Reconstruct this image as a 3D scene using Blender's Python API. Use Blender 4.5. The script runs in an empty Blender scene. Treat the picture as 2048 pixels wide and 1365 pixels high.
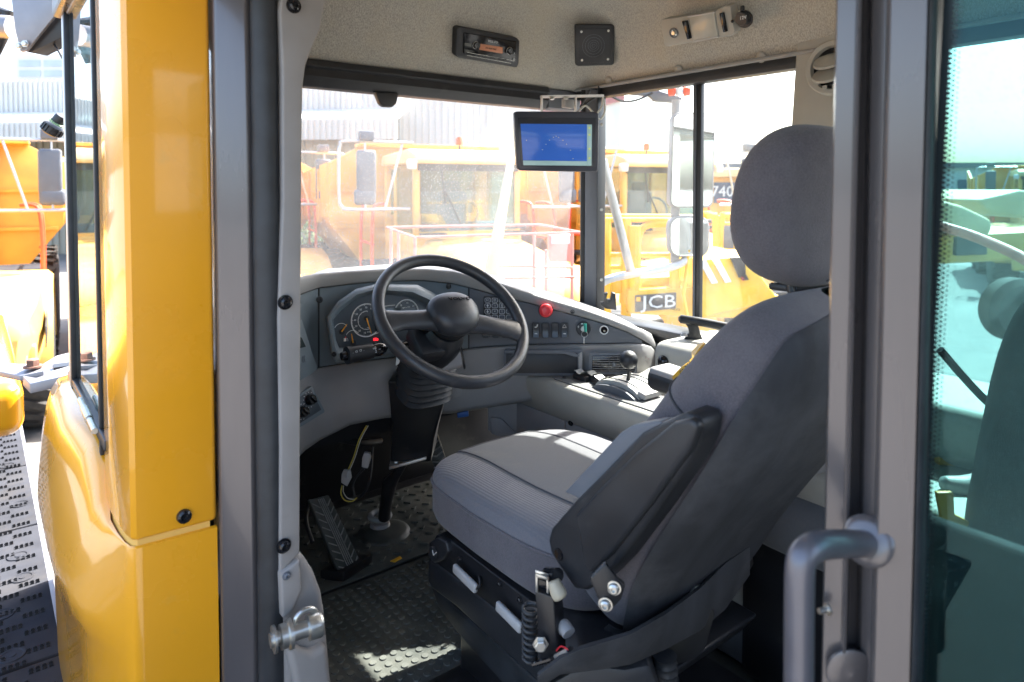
import bpy, bmesh, math, random
from mathutils import Vector as V, Matrix, Euler, Quaternion
from math import radians as R_, sin, cos, pi, tan
random.seed(4)
sc = bpy.context.scene
COL = sc.collection
# ---------------------------------------------------------------- camera (everything is laid out around the eye, z shifted at the end)
FPX = 1365.0; CX = 1024.0; CY = 423.0; EYE = 3.1
HEAD = R_(38.2); PITCH = R_(2.0)
Fh = V((sin(HEAD), cos(HEAD), 0)); Rt = V((cos(HEAD), -sin(HEAD), 0)); UZ = V((0, 0, 1))
Fw = Fh*cos(PITCH) - UZ*sin(PITCH); Up = Fh*sin(PITCH) + UZ*cos(PITCH)
cam_d = bpy.data.cameras.new('camera'); cam = bpy.data.objects.new('camera', cam_d); COL.objects.link(cam)
cam_d.sensor_width = 36; cam_d.lens = 36*FPX/2048
cam_d.shift_y = -(682.5-CY)/2048
cam_d.clip_start = 0.02; cam_d.clip_end = 1500
M = Matrix((Rt, Up, -Fw)).transposed().to_4x4(); cam.matrix_world = M
cam_d.dof.use_dof = True; cam_d.dof.focus_distance = 1.75; cam_d.dof.aperture_fstop = 4.5
sc.camera = cam
# ---------------------------------------------------------------- world, sun, exposure
SUN_B = R_(80); SUN_E = R_(50)
w = bpy.data.worlds.new('World'); sc.world = w; w.use_nodes = True
nt = w.node_tree; sky = nt.nodes.new('ShaderNodeTexSky'); sky.sky_type = 'NISHITA'; sky.sun_disc = False
sky.sun_elevation = SUN_E; sky.sun_rotation = SUN_B; sky.air_density = 1.0; sky.dust_density = 4.0; sky.ozone_density = 1.0
bg = nt.nodes['Background']; nt.links.new(sky.outputs[0], bg.inputs[0]); bg.inputs[1].default_value = 0.15
sd = bpy.data.lights.new('sun', 'SUN'); sd.energy = 4.5; sd.angle = R_(0.5); sd.color = (1, .955, .89)
so = bpy.data.objects.new('sun', sd); COL.objects.link(so)
SV = V((sin(SUN_B)*cos(SUN_E), cos(SUN_B)*cos(SUN_E), sin(SUN_E)))
so.rotation_euler = SV.to_track_quat('Z', 'Y').to_euler()
vs = sc.view_settings; vs.view_transform = 'Standard'; vs.look = 'None'; vs.gamma = 1; vs.use_curve_mapping = False
vs.exposure = 2.55
sc.cycles.use_denoising = True; sc.cycles.max_bounces = 10; sc.cycles.diffuse_bounces = 5; sc.cycles.glossy_bounces = 4
sc.cycles.transparent_max_bounces = 24; sc.cycles.sample_clamp_indirect = 6; sc.cycles.transmission_bounces = 6
sc.cycles.caustics_reflective = False; sc.cycles.caustics_refractive = False
# ---------------------------------------------------------------- pixel to point
def ray(px, py): return Fw*FPX + Rt*(px-CX) + Up*(CY-py)
def P(px, py, x=None, y=None, z=None, d=None):
    r = ray(px, py)
    if x is not None: t = x/r.x
    elif y is not None: t = y/r.y
    elif z is not None: t = z/r.z
    else: t = d/r.dot(Fh)
    return r*t
def C(lat, dep, z=0): return Fh*dep + Rt*lat + UZ*z
class Plane:
    def __init__(s, o, n):
        s.o = V(o); s.n = V(n).normalized()
        s.u = UZ.cross(s.n).normalized() if abs(s.n.z) < .999 else V((1, 0, 0))
        s.v = s.n.cross(s.u).normalized()
    def hit(s, px, py, off=0):
        r = ray(px, py); t = (s.o+s.n*off).dot(s.n)/r.dot(s.n); return r*t
    def at(s, p, a, b, c=0): return p + s.u*a + s.v*b + s.n*c
# ---------------------------------------------------------------- mesh builder
def cr(pts, n=6, closed=False):
    pts = [V(p) for p in pts]; out = []; L = len(pts)
    rng = range(L) if closed else range(L-1)
    for i in rng:
        g = lambda k: pts[k % L] if closed else pts[max(0, min(L-1, k))]
        a, b, c, d = g(i-1), g(i), g(i+1), g(i+2)
        for k in range(n):
            t = k/n
            out.append(.5*((2*b)+(-a+c)*t+(2*a-5*b+4*c-d)*t*t+(-a+3*b-3*c+d)*t*t*t))
    if not closed: out.append(pts[-1])
    return out
def basis(n):
    n = V(n).normalized(); a = V((0, 0, 1)) if abs(n.z) < .9 else V((1, 0, 0))
    u = a.cross(n).normalized(); return u, n.cross(u), n
class MB:
    def __init__(s): s.bm = bmesh.new()
    def _add(s, vs_, fs, bev=0, seg=2, ang=20):
        t = bmesh.new(); bv = [t.verts.new(v) for v in vs_]
        for f in fs:
            try: t.faces.new([bv[i] for i in f])
            except ValueError: pass
        if bev > 0:
            bmesh.ops.recalc_face_normals(t, faces=t.faces)
            es = [e for e in t.edges if len(e.link_faces) == 2 and e.calc_face_angle(0) > R_(ang)]
            bmesh.ops.bevel(t, geom=es, offset=bev, segments=seg, profile=.5, affect='EDGES', clamp_overlap=True)
        m = {}
        for v in t.verts: m[v] = s.bm.verts.new(v.co)
        for f in t.faces:
            try: s.bm.faces.new([m[v] for v in f.verts])
            except ValueError: pass
        t.free(); return s
    def box(s, c, d, rot=None, bev=0, seg=2):
        c = V(c); h = V(d)/2
        Mr = Matrix.Identity(3) if rot is None else (rot if isinstance(rot, Matrix) else Euler([R_(a) for a in rot]).to_matrix())
        vs_ = [c + Mr @ V((h.x*i, h.y*j, h.z*k)) for i in (-1, 1) for j in (-1, 1) for k in (-1, 1)]
        return s._add(vs_, [(0, 1, 3, 2), (4, 6, 7, 5), (0, 4, 5, 1), (2, 3, 7, 6), (0, 2, 6, 4), (1, 5, 7, 3)], bev, seg)
    def prism(s, pts, vec, bev=0, seg=2, ang=20):
        n = len(pts); vec = V(vec); vs_ = [V(p) for p in pts] + [V(p)+vec for p in pts]
        fs = [tuple(range(n)), tuple(range(2*n-1, n-1, -1))] + [(i, i+n, (i+1) % n+n, (i+1) % n) for i in range(n)]
        return s._add(vs_, fs, bev, seg, ang)
    def loft(s, rings, cap=True, closed=True, bev=0):
        n = len(rings[0]); vs_ = [V(p) for r in rings for p in r]; fs = []
        for i in range(len(rings)-1):
            for j in range(n if closed else n-1):
                a = i*n+j; b = i*n+(j+1) % n; fs.append((a, b, b+n, a+n))
        if cap and closed: fs += [tuple(range(n)), tuple(range(len(vs_)-1, len(vs_)-n-1, -1))]
        return s._add(vs_, fs, bev)
    def tube(s, path, r, n=10, closed=False, cap=True):
        path = [V(p) for p in path]; L = len(path); rings = []
        rr = r if isinstance(r, (list, tuple)) else [r]*L
        tp = None; u = None
        for i in range(L):
            if closed: t = (path[(i+1) % L]-path[i-1]).normalized()
            else: t = (path[min(L-1, i+1)]-path[max(0, i-1)]).normalized()
            if u is None: u = basis(t)[0]
            else: u = (u - t*u.dot(t)).normalized()
            v_ = t.cross(u)
            rings.append([path[i]+(u*cos(2*pi*k/n)+v_*sin(2*pi*k/n))*rr[i] for k in range(n)])
        if closed:
            # close ring with best matching offset
            last, first = rings[-1], rings[0]; k0 = min(range(n), key=lambda k: (last[0]-first[k]).length)
            rings.append(first[k0:]+first[:k0]); return s.loft(rings, cap=False)
        return s.loft(rings, cap=cap)
    def lathe(s, prof, o, ax, n=24, a0=0, a1=2*pi):
        u, v_, ax = basis(ax); o = V(o); rings = []
        for (r, h) in prof: rings.append([o+ax*h+(u*cos(a0+(a1-a0)*k/n)+v_*sin(a0+(a1-a0)*k/n))*max(r, 1e-5) for k in range(n)])
        return s.loft(rings)
    def ell(s, c, rad, rot=None, e=1.0, n=24, m=14, fn=None):
        Mr = Matrix.Identity(3) if rot is None else (rot if isinstance(rot, Matrix) else Euler([R_(a) for a in rot]).to_matrix())
        c = V(c); rings = []; sg = lambda t: math.copysign(abs(t)**e, t)
        for i in range(m+1):
            ph = -pi/2+pi*i/m; ph = max(-pi/2+.02, min(pi/2-.02, ph)); ring = []
            for k in range(n):
                th = 2*pi*k/n
                p = V((rad[0]*sg(cos(ph))*sg(cos(th)), rad[1]*sg(cos(ph))*sg(sin(th)), rad[2]*sg(sin(ph))))
                if fn: p = fn(p)
                ring.append(c+Mr @ p)
            rings.append(ring)
        return s.loft(rings)
    def grid(s, rows, thick=0, dirn=None):
        n = len(rows[0]); m = len(rows); vs_ = [V(p) for r in rows for p in r]
        fs = [(i*n+j, i*n+j+1, (i+1)*n+j+1, (i+1)*n+j) for i in range(m-1) for j in range(n-1)]
        if thick:
            N = len(vs_); d = V(dirn)*thick; vs_ = vs_+[v+d for v in vs_]
            fs += [tuple(reversed([k+N for k in f])) for f in fs]
            for j in range(n-1): fs += [(j, j+N, j+1+N, j+1), ((m-1)*n+j, (m-1)*n+j+1, (m-1)*n+j+1+N, (m-1)*n+j+N)]
            for i in range(m-1): fs += [(i*n, (i+1)*n, (i+1)*n+N, i*n+N), (i*n+n-1, i*n+n-1+N, (i+1)*n+n-1+N, (i+1)*n+n-1)]
        return s._add(vs_, fs)
    def build(s, name, mat, parent=None, ang=38, sub=0, local=None):
        bmesh.ops.remove_doubles(s.bm, verts=s.bm.verts, dist=1e-6)
        bmesh.ops.recalc_face_normals(s.bm, faces=s.bm.faces)
        off = wloc(parent) if parent is not None else V((0, 0, 0))
        if parent is None:
            n = max(1, len(s.bm.verts)); c = sum((v.co for v in s.bm.verts), V())/n; zz = min((v.co.z for v in s.bm.verts), default=0)
            off = V((c.x, c.y, zz))
        for v in s.bm.verts: v.co -= off
        me = bpy.data.meshes.new(name); s.bm.to_mesh(me); s.bm.free()
        me.shade_smooth(); me.set_sharp_from_angle(angle=R_(ang))
        if mat: me.materials.append(mat)
        o = bpy.data.objects.new(name, me); COL.objects.link(o)
        if parent is None: o.location = off
        else: o.parent = parent
        if sub:
            md = o.modifiers.new('sub', 'SUBSURF'); md.levels = sub; md.render_levels = sub
        return o
def wloc(o):
    v = V((0, 0, 0))
    while o is not None: v += o.location; o = o.parent
    return v
def tag(o, label=None, cat=None, group=None, kind=None):
    if label: o['label'] = label
    if cat: o['category'] = cat
    if group: o['group'] = group
    if kind: o['kind'] = kind
    return o
def thing(name, label, cat, loc=(0, 0, 0), group=None):
    o = bpy.data.objects.new(name, None); o.empty_display_size = .05; COL.objects.link(o); o.location = loc
    return tag(o, label, cat, group)
def share(o, parent, loc, name=None, rot=None, sc_=None):
    c = o.copy(); COL.objects.link(c); c.parent = parent; c.location = V(loc)
    if rot is not None: c.rotation_euler = rot
    return c
def copy_tree(o, parent=None):
    c = o.copy(); COL.objects.link(c); c.parent = parent
    for ch in [k for k in bpy.data.objects if k.parent == o]: copy_tree(ch, c)
    return c
def text(s, size, c, u, v, n, mat, parent, ext=.0006, name='lettering', sx=1, shear=0):
    cu = bpy.data.curves.new('t', 'FONT'); cu.body = s; cu.size = size; cu.align_x = 'CENTER'; cu.align_y = 'CENTER'; cu.extrude = ext; cu.shear = shear
    cu.resolution_u = 2
    t = bpy.data.objects.new('t', cu); COL.objects.link(t); bpy.context.view_layer.update()
    me = bpy.data.meshes.new_from_object(t); bpy.data.objects.remove(t); me.name = name
    u = V(u).normalized(); v = V(v).normalized(); n = V(n).normalized(); c = V(c)-(wloc(parent) if parent else V())
    for vt in me.vertices: vt.co = c + u*vt.co.x*sx + v*vt.co.y + n*vt.co.z
    me.materials.clear(); me.materials.append(mat)
    o = bpy.data.objects.new(name, me); COL.objects.link(o); o.parent = parent
    return o
# ---------------------------------------------------------------- materials
def mat(name, col, rough=.5, metal=0, var=0, vscale=8, bump=0, bscale=200, coat=0, spec=.5, col2=None, detail=6, stretch=None, wave=None, sheen=0, emit=0, dirt=None):
    m = bpy.data.materials.new(name); m.use_nodes = True; nt = m.node_tree; N = nt.nodes; L = nt.links
    b = N['Principled BSDF']; b.inputs['Base Color'].default_value = (*col, 1); b.inputs['Roughness'].default_value = rough
    b.inputs['Metallic'].default_value = metal; b.inputs['Coat Weight'].default_value = coat; b.inputs['Coat Roughness'].default_value = .06
    b.inputs['Specular IOR Level'].default_value = spec
    if sheen: b.inputs['Sheen Weight'].default_value = sheen; b.inputs['Sheen Roughness'].default_value = .6
    if emit: b.inputs['Emission Color'].default_value = (*col, 1); b.inputs['Emission Strength'].default_value = emit
    tc = N.new('ShaderNodeTexCoord'); src = tc.outputs['Object']
    if stretch:
        mp = N.new('ShaderNodeMapping'); mp.inputs['Scale'].default_value = stretch; L.new(src, mp.inputs['Vector']); src = mp.outputs[0]
    if var or col2:
        n1 = N.new('ShaderNodeTexNoise'); n1.inputs['Scale'].default_value = vscale; n1.inputs['Detail'].default_value = detail; L.new(src, n1.inputs['Vector'])
        cr_ = N.new('ShaderNodeValToRGB'); cr_.color_ramp.elements[0].position = .33; cr_.color_ramp.elements[1].position = .67
        c2 = col2 if col2 else tuple(c*(1-var) for c in col); c1 = col if col2 else tuple(min(1, c*(1+var)) for c in col)
        cr_.color_ramp.elements[0].color = (*c2, 1); cr_.color_ramp.elements[1].color = (*c1, 1)
        L.new(n1.outputs['Fac'], cr_.inputs[0]); last = cr_.outputs[0]
        if dirt:
            n3 = N.new('ShaderNodeTexNoise'); n3.inputs['Scale'].default_value = dirt[1]; n3.inputs['Detail'].default_value = 8; n3.inputs['Roughness'].default_value = .7; L.new(tc.outputs['Object'], n3.inputs['Vector'])
            r3 = N.new('ShaderNodeValToRGB'); r3.color_ramp.elements[0].position = dirt[2]; r3.color_ramp.elements[1].position = dirt[3]; L.new(n3.outputs['Fac'], r3.inputs[0])
            mx = N.new('ShaderNodeMix'); mx.data_type = 'RGBA'; L.new(r3.outputs[0], mx.inputs[0]); L.new(last, mx.inputs[6]); mx.inputs[7].default_value = (*dirt[0], 1); last = mx.outputs[2]
        L.new(last, b.inputs['Base Color'])
        mr = N.new('ShaderNodeMapRange'); mr.inputs[3].default_value = max(.02, rough-.07); mr.inputs[4].default_value = min(1, rough+.09); L.new(n1.outputs['Fac'], mr.inputs[0]); L.new(mr.outputs[0], b.inputs['Roughness'])
    if bump:
        n2 = N.new('ShaderNodeTexNoise'); n2.inputs['Scale'].default_value = bscale; n2.inputs['Detail'].default_value = 2; L.new(src, n2.inputs['Vector'])
        h = n2.outputs['Fac']
        if wave:
            wv = N.new('ShaderNodeTexWave'); wv.wave_type = 'BANDS'; wv.bands_direction = wave[0]; wv.inputs['Scale'].default_value = wave[1]; wv.inputs['Distortion'].default_value = .3; L.new(tc.outputs['Object'], wv.inputs['Vector'])
            ad = N.new('ShaderNodeMath'); ad.operation = 'ADD'; L.new(wv.outputs['Fac'], ad.inputs[0]); L.new(h, ad.inputs[1]); h = ad.outputs[0]
        bp = N.new('ShaderNodeBump'); bp.inputs['Strength'].default_value = min(1, bump); bp.inputs['Distance'].default_value = .001; L.new(h, bp.inputs['Height']); L.new(bp.outputs[0], b.inputs['Normal'])
    return m
def glass(name, tint, dust=.08, dcol=(.75, .74, .7), scale=14, refl=1.0, lo=.35, hi=.75, speck=0, base=.25, base0=.06):
    m = bpy.data.materials.new(name); m.use_nodes = True; nt = m.node_tree; N = nt.nodes; L = nt.links; N.clear()
    out = N.new('ShaderNodeOutputMaterial'); tr = N.new('ShaderNodeBsdfTransparent'); tr.inputs[0].default_value = (*tint, 1)
    gl = N.new('ShaderNodeBsdfGlossy'); gl.inputs['Roughness'].default_value = .01; gl.inputs[0].default_value = ((refl, refl, refl, 1) if not isinstance(refl, tuple) else (*refl, 1))
    fr = N.new('ShaderNodeLayerWeight'); fr.inputs[0].default_value = .5
    pw = N.new('ShaderNodeMath'); pw.operation = 'POWER'; pw.inputs[1].default_value = 5; L.new(fr.outputs['Facing'], pw.inputs[0])
    fm = N.new('ShaderNodeMapRange'); fm.inputs[3].default_value = base0; fm.inputs[4].default_value = 1; L.new(pw.outputs[0], fm.inputs[0])
    mx = N.new('ShaderNodeMixShader'); L.new(fm.outputs[0], mx.inputs[0]); L.new(tr.outputs[0], mx.inputs[1]); L.new(gl.outputs[0], mx.inputs[2])
    df = N.new('ShaderNodeBsdfDiffuse'); df.inputs[0].default_value = (*dcol, 1); tl = N.new('ShaderNodeBsdfTranslucent'); tl.inputs[0].default_value = (*dcol, 1)
    dm = N.new('ShaderNodeMixShader'); dm.inputs[0].default_value = .6; L.new(df.outputs[0], dm.inputs[1]); L.new(tl.outputs[0], dm.inputs[2])
    tc = N.new('ShaderNodeTexCoord'); n1 = N.new('ShaderNodeTexNoise'); n1.inputs['Scale'].default_value = scale; n1.inputs['Detail'].default_value = 10; n1.inputs['Roughness'].default_value = .65; L.new(tc.outputs['Object'], n1.inputs[0])
    rp = N.new('ShaderNodeMapRange'); rp.inputs[1].default_value = lo; rp.inputs[2].default_value = hi; rp.inputs[3].default_value = dust*base; rp.inputs[4].default_value = dust; L.new(n1.outputs['Fac'], rp.inputs[0]); f = rp.outputs[0]
    if speck:
        vo = N.new('ShaderNodeTexVoronoi'); vo.inputs['Scale'].default_value = 150; L.new(tc.outputs['Object'], vo.inputs['Vector'])
        lt = N.new('ShaderNodeMapRange'); lt.inputs[1].default_value = .12; lt.inputs[2].default_value = .22; lt.inputs[3].default_value = speck; lt.inputs[4].default_value = 0; L.new(vo.outputs['Distance'], lt.inputs[0])
        mu = N.new('ShaderNodeMath'); mu.operation = 'MULTIPLY'; L.new(lt.outputs[0], mu.inputs[0]); L.new(n1.outputs['Fac'], mu.inputs[1])
        ad = N.new('ShaderNodeMath'); ad.operation = 'ADD'; L.new(f, ad.inputs[0]); L.new(mu.outputs[0], ad.inputs[1]); f = ad.outputs[0]
    m2 = N.new('ShaderNodeMixShader'); L.new(f, m2.inputs[0]); L.new(mx.outputs[0], m2.inputs[1]); L.new(dm.outputs[0], m2.inputs[2]); L.new(m2.outputs[0], out.inputs[0])
    return m
YEL = mat('yellow_paint', (.82, .355, .012), .26, var=.05, vscale=3, coat=.8, bump=.05, bscale=30, dirt=((.62, .34, .06), 9, .6, .9))
YEL2 = mat('yellow_paint_weathered', (.76, .44, .10), .45, var=.12, vscale=4, dirt=((.42, .34, .22), 2.5, .55, .8))
ORG = mat('orange_paint', (.76, .39, .07), .5, var=.12, vscale=2.5, dirt=((.35, .2, .1), 3, .6, .85))
FRM = mat('cab_frame_grey', (.14, .127, .127), .28, metal=.45, var=.08, vscale=10, coat=.3, bump=.08, bscale=90, stretch=(1, 1, .12))
RUB = mat('black_rubber', (.022, .024, .027), .5, var=.3, vscale=20, bump=.2, bscale=300)
TRIM = mat('beige_grey_trim', (.27, .25, .235), .62, var=.07, vscale=12, bump=.35, bscale=700, dirt=((.2, .18, .16), 5, .62, .85))
PLG = mat('dash_grey_plastic', (.29, .285, .285), .58, var=.06, vscale=9, bump=.35, bscale=900, dirt=((.27, .26, .24), 9, .6, .85))
PLH = mat('dash_hood_plastic', (.27, .265, .26), .6, var=.06, vscale=9, bump=.35, bscale=900, dirt=((.3, .29, .26), 7, .55, .85))
PLD = mat('dash_panel_dark', (.115, .126, .146), .5, var=.06, vscale=9, bump=.3, bscale=900, dirt=((.14, .14, .14), 12, .6, .85))
PLS = mat('cluster_surround', (.165, .205, .235), .5, var=.05, vscale=9, bump=.25, bscale=900)
BLK = mat('black_plastic', (.02, .021, .024), .42, var=.15, vscale=14, bump=.25, bscale=600, dirt=((.07, .068, .065), 9, .6, .85))
BLKM = mat('black_painted_steel', (.015, .015, .017), .35, var=.2, vscale=9, dirt=((.09, .08, .07), 8, .6, .8))
BLKG = mat('gloss_black', (.01, .01, .012), .12)
WHL = mat('wheel_rubber', (.035, .038, .045), .34, var=.12, vscale=10, bump=.3, bscale=800, dirt=((.11, .11, .11), 14, .55, .85))
FELT = mat('headliner_felt', (.47, .44, .38), .95, bump=.6, bscale=600, col2=(.25, .245, .225), vscale=330, detail=3, sheen=.3, stretch=(1, 1, .5), dirt=((.40, .34, .24), 2.2, .46, .85))
FAB = mat('seat_fabric', (.098, .085, .099), .95, bump=.8, bscale=420, col2=(.056, .051, .058), vscale=380, detail=2, sheen=.15, dirt=((.135, .125, .13), 4, .42, .8))
FABR = mat('seat_fabric_ribbed', (.145, .142, .156), .92, bump=.7, bscale=800, col2=(.105, .105, .12), vscale=700, detail=2, sheen=.15, wave=('X', 46), dirt=((.2, .19, .18), 4, .55, .85))
FABT = mat('seat_fabric_center', (.112, .113, .12), .95, bump=.6, bscale=600, col2=(.08, .082, .09), vscale=700, detail=2, sheen=.15, dirt=((.16, .145, .12), 4, .55, .85))
FABK = mat('seat_rear_shell_fabric', (.033, .034, .038), .8, bump=.5, bscale=400, var=.3, vscale=9, dirt=((.085, .085, .09), 5, .48, .8), stretch=(3, 1, .6))
MATF = mat('rubber_floor_mat', (.06, .068, .064), .5, var=.25, vscale=9, bump=.3, bscale=250, dirt=((.14, .14, .12), 4, .42, .75))
STL = mat('zinc_steel', (.55, .54, .50), .3, metal=.9, var=.15, vscale=30)
ALU = mat('brushed_aluminium', (.62, .6, .57), .4, metal=.8, var=.1, vscale=20)
LGR = mat('light_grey_plastic', (.42, .41, .40), .5, var=.06, vscale=20, bump=.2, bscale=500)
BEI = mat('beige_plastic', (.42, .37, .27), .5, var=.1, vscale=20)
RED = mat('red_plastic', (.75, .035, .045), .4, coat=.2)
REDP = mat('red_rail_paint', (.72, .09, .03), .5, var=.1, vscale=6)
WHT = mat('white_print', (.7, .72, .72), .6)
CON = mat('console_beige', (.36, .35, .315), .55, var=.06, vscale=9, bump=.35, bscale=800, dirt=((.2, .19, .16), 6, .6, .85))
GRN = mat('green_plastic', (.02, .30, .24), .35)
BLU = mat('blue_plastic', (.03, .12, .38), .45)
ORN = mat('needle_orange', (.95, .42, .02), .5)
YTAG = mat('yellow_vinyl', (.72, .40, .03), .35, var=.1, vscale=20)
DIAL = mat('dial_face', (.06, .075, .09), .35, var=.05, vscale=20)
GDW = glass('windscreen_glass', (.96, .97, .97), .26, dcol=(.8, .8, .79), scale=5, speck=.5, base=.55)
GSD = glass('side_window_glass', (.90, .95, .94), .07, scale=9, speck=.1)
GTN = glass('tinted_glass', (.42, .65, .665), .03, dcol=(.25, .42, .42), refl=(.35, .62, .66), base0=.035, scale=16, speck=.25)
GLQ = glass('quarter_window_glass', (.5, .62, .63), .03, scale=10)
GFAR = glass('truck_window_glass', (.62, .78, .80), .12, scale=3)
PIPE = mat('galvanised_tube', (.45, .45, .46), .35, metal=.7, var=.1, vscale=20)
TYRE = mat('tyre_rubber', (.03, .028, .027), .85, var=.3, vscale=7, bump=.5, bscale=60, dirt=((.10, .085, .07), 3, .5, .85))
GRY = mat('grey_steel_plate', (.26, .26, .28), .38, metal=.3, var=.1, vscale=12, dirt=((.3, .22, .14), 7, .66, .85))
TRD = mat('tread_plate', (.038, .041, .05), .9, spec=.08, var=.2, vscale=10, bump=.3, bscale=90, dirt=((.055, .052, .05), 6, .5, .8))
# ================================================================= SETTING: ground and cab shell
def quad(name, pts, m, kind='structure'):
    b = MB(); b._add(pts, [(0, 1, 2, 3)]); o = b.build(name, m); return tag(o, kind=kind)
GND = mat('yard_concrete', (.17, .165, .155), .9, var=.15, vscale=.35, bump=.4, bscale=8, dirt=((.10, .10, .095), .12, .5, .7))
g = MB(); g.grid([[V((-600+60*i, -600+60*j, -EYE)) for i in range(21)] for j in range(21)]); tag(g.build('ground', GND), kind='structure')
XL, XR, YF, YB, ZF = .5, 1.95, 2.05, -.45, -1.17
# headliner as inset loops round the cab roof
def loop(i, z, r, nn=10):
    x0, x1, y0, y1 = .2+i, 1.93-i, YB+i, 2.02-i; out = []
    for cx, cy, a in ((x1-r, y1-r, 0), (x0+r, y1-r, 90), (x0+r, y0+r, 180), (x1-r, y0+r, 270)):
        for k in range(nn+1):
            t = R_(a+90*k/nn); out.append(V((cx+r*cos(t), cy+r*sin(t), z)))
    return out
LP = [(0, .385, .05), (.012, .384, .06), (.03, .40, .09), (.05, .45, .14), (.08, .53, .19), (.11, .61, .23), (.145, .67, .27), (.2, .715, .31), (.28, .742, .33), (.45, .757, .33), (.7, .765, .15)]
b = MB(); b.loft([loop(*l) for l in LP], cap=False); b._add(loop(*LP[-1]), [tuple(range(44))])
tag(b.build('ceiling', FELT, ang=60), kind='structure')
b = MB(); b.box((1.04, .8, .84), (1.9, 2.75, .1), bev=.03); b.box((.18, .8, .62), (.04, 2.5, .4), bev=.01)
tag(b.build('cab_roof', FRM), kind='structure')
b = MB(); b.box((1.1, .95, ZF-.03), (1.8, 2.9, .06)); tag(b.build('floor', BLKM), kind='structure')
# rear wall with its window opening, right wall below the glass, firewall
b = MB(); b.box((1.07, YB, -.74), (1.76, .05, .9)); b.box((.35, YB, .05), (.3, .05, .68)); b.box((1.84, YB, .05), (.2, .05, .68)); b.box((1.07, YB, .6), (1.76, .05, .44))
tag(b.build('wall_rear', PLG), kind='structure')
b = MB(); b.box((XR+.02, .8, -.86), (.05, 2.6, .70)); b.box((XR+.02, .8, .56), (.05, 2.6, .36)); b.box((XR+.02, -.33, .0), (.05, .25, 1.1))
tag(b.build('wall_right', PLG), kind='structure')
b = MB(); b.box((1.07, 2.4, -.9), (1.8, .05, .75)); b.box((.24, 2.0, -.87), (.04, .7, .7)); b.box((1.07, 2.27, -.55), (1.8, .25, .03))
tag(b.build('wall_front', BLKM), kind='structure')
b = MB(); b.box((.88, -.06, -.78), (.03, .78, .78), bev=.006)
tag(b.build('wall_left_rear', BLK), kind='structure')

# ---- front screen and its header
t = thing('windscreen', 'wide dusty front windscreen between the headliner and the dashboard top', 'windscreen', (1.05, 2.1, -.5))
b = MB(); b.grid([[V((.22+1.745*i/8, 2.055+.10*j/4-.0*i, .33-.95*j/4)) for i in range(9)] for j in range(5)]); b.build('pane', GDW, t)
b = MB(); b.tube([(.22, 2.06, -.49), (1.93, 2.06, -.49)], .006); b.build('seal', RUB, t)
t = thing('sun_blind_housing', 'dark roller blind housing running along the top of the windscreen', 'blind housing', (1.1, 2.0, .31))
b = MB(); prof = [(2.035, .392), (1.995, .386), (1.985, .365), (2.0, .36), (1.992, .335), (2.01, .305), (2.04, .302)]
b.prism([V((.45, y, z)) for y, z in prof], (1.30, 0, 0), bev=.002); b.build('housing', BLK, t)
b = MB(); b.prism([V((1.755, y, z)) for y, z in prof[:1]+[(2.0, .38), (2.0, .31)]+prof[-1:]], (.17, 0, 0), bev=.002); b.build('end_bracket', PLD, t)
b = MB(); p0 = P(752, 186, y=2.0); pl = Plane((0, 2.0, 0), (0, -1, 0))
b.prism([pl.hit(*q) for q in ((750, 184), (798, 187), (793, 208), (785, 215), (767, 214), (760, 208))], (0, .02, 0), bev=.004); b.build('pull_tab', BLK, t)

# ---- right-hand A pillar, side window, B pillar trim
t = thing('windscreen_pillar', 'slim dark pillar between the windscreen and the right side window', 'pillar', (1.93, 1.98, -.55))
def strip(px0, px1, d0, d1, y0, y1, th=.02, bev=.002, m=MB):
    b = MB(); b.prism([P(px0, y0, d=d0), P(px1, y0, d=d1), P(px1-3, y1, d=d1), P(px0-3, y1, d=d0)], Fh*th, bev=bev); return b
strip(1163, 1172, 2.66, 2.66, 180, 640).build('edge_seal', RUB, t)
strip(1172, 1196, 2.65, 2.63, 180, 640).build('post', PLD, t)
strip(1196, 1212, 2.62, 2.66, 172, 640, .05).build('rear_flange', BLK, t)
for q in (250, 420, 560):
    b = MB(); p = P(1203, q, d=2.62); b.lathe([(0, 0), (.006, 0), (.006, .003), (0, .004)], p, -Fh, 10); b.build('screw', STL, t)
pr = Plane((1.935, 0, 0), (-1, 0, 0))
t = thing('side_window', 'dusty right side window with a slim vertical divider bar', 'window', (1.95, 1.2, -.5))
b = MB(); b.grid([[V((1.955, .2+1.78*i/6, -.52+.92*j/3)) for i in range(7)] for j in range(4)]); b.build('pane', GSD, t)
b = MB(); b.prism([pr.hit(*q) for q in ((1386, 150), (1403, 147), (1398, 650), (1384, 650))], (.02, 0, 0), bev=.003); b.build('divider_bar', BLK, t)
b = MB(); b.prism([pr.hit(*q) for q in ((1391, 150), (1394, 149), (1390, 650), (1388, 650))], (-.006, 0, 0), bev=.001); b.build('divider_bead', PLD, t)
b = MB(); b.prism([V((1.90, y, z)) for y, z in ((2.0, .386), (.0, .395), (.0, .352), (2.0, .348))], (.05, 0, 0), bev=.004); b.build('top_frame', BLK, t)
b = MB(); b.prism([V((1.885, y, z)) for y, z in ((2.0, .392), (.0, .402), (.0, .389), (2.0, .381))], (.05, 0, 0), bev=.004); b.build('top_bead', PLH, t)
b = MB(); b.prism([V((1.84, y, z)) for y, z in ((2.0, -.49), (.2, -.48), (.2, -.54), (2.0, -.54))], (.11, 0, 0), bev=.01); b.build('sill', BLKM, t)
for k_, tx in enumerate(('VOLVO', '- - -', '- - - -')): text(tx, .014-.003*k_, pr.hit(1350, 619+k_*5, -.017), pr.u, UZ, pr.n, BLK, t, .0003, name='glass_print')
t = thing('window_latch', 'small black two-pronged latch standing on the sill by the windscreen pillar', 'latch', P(1220, 620, x=1.9))
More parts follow.
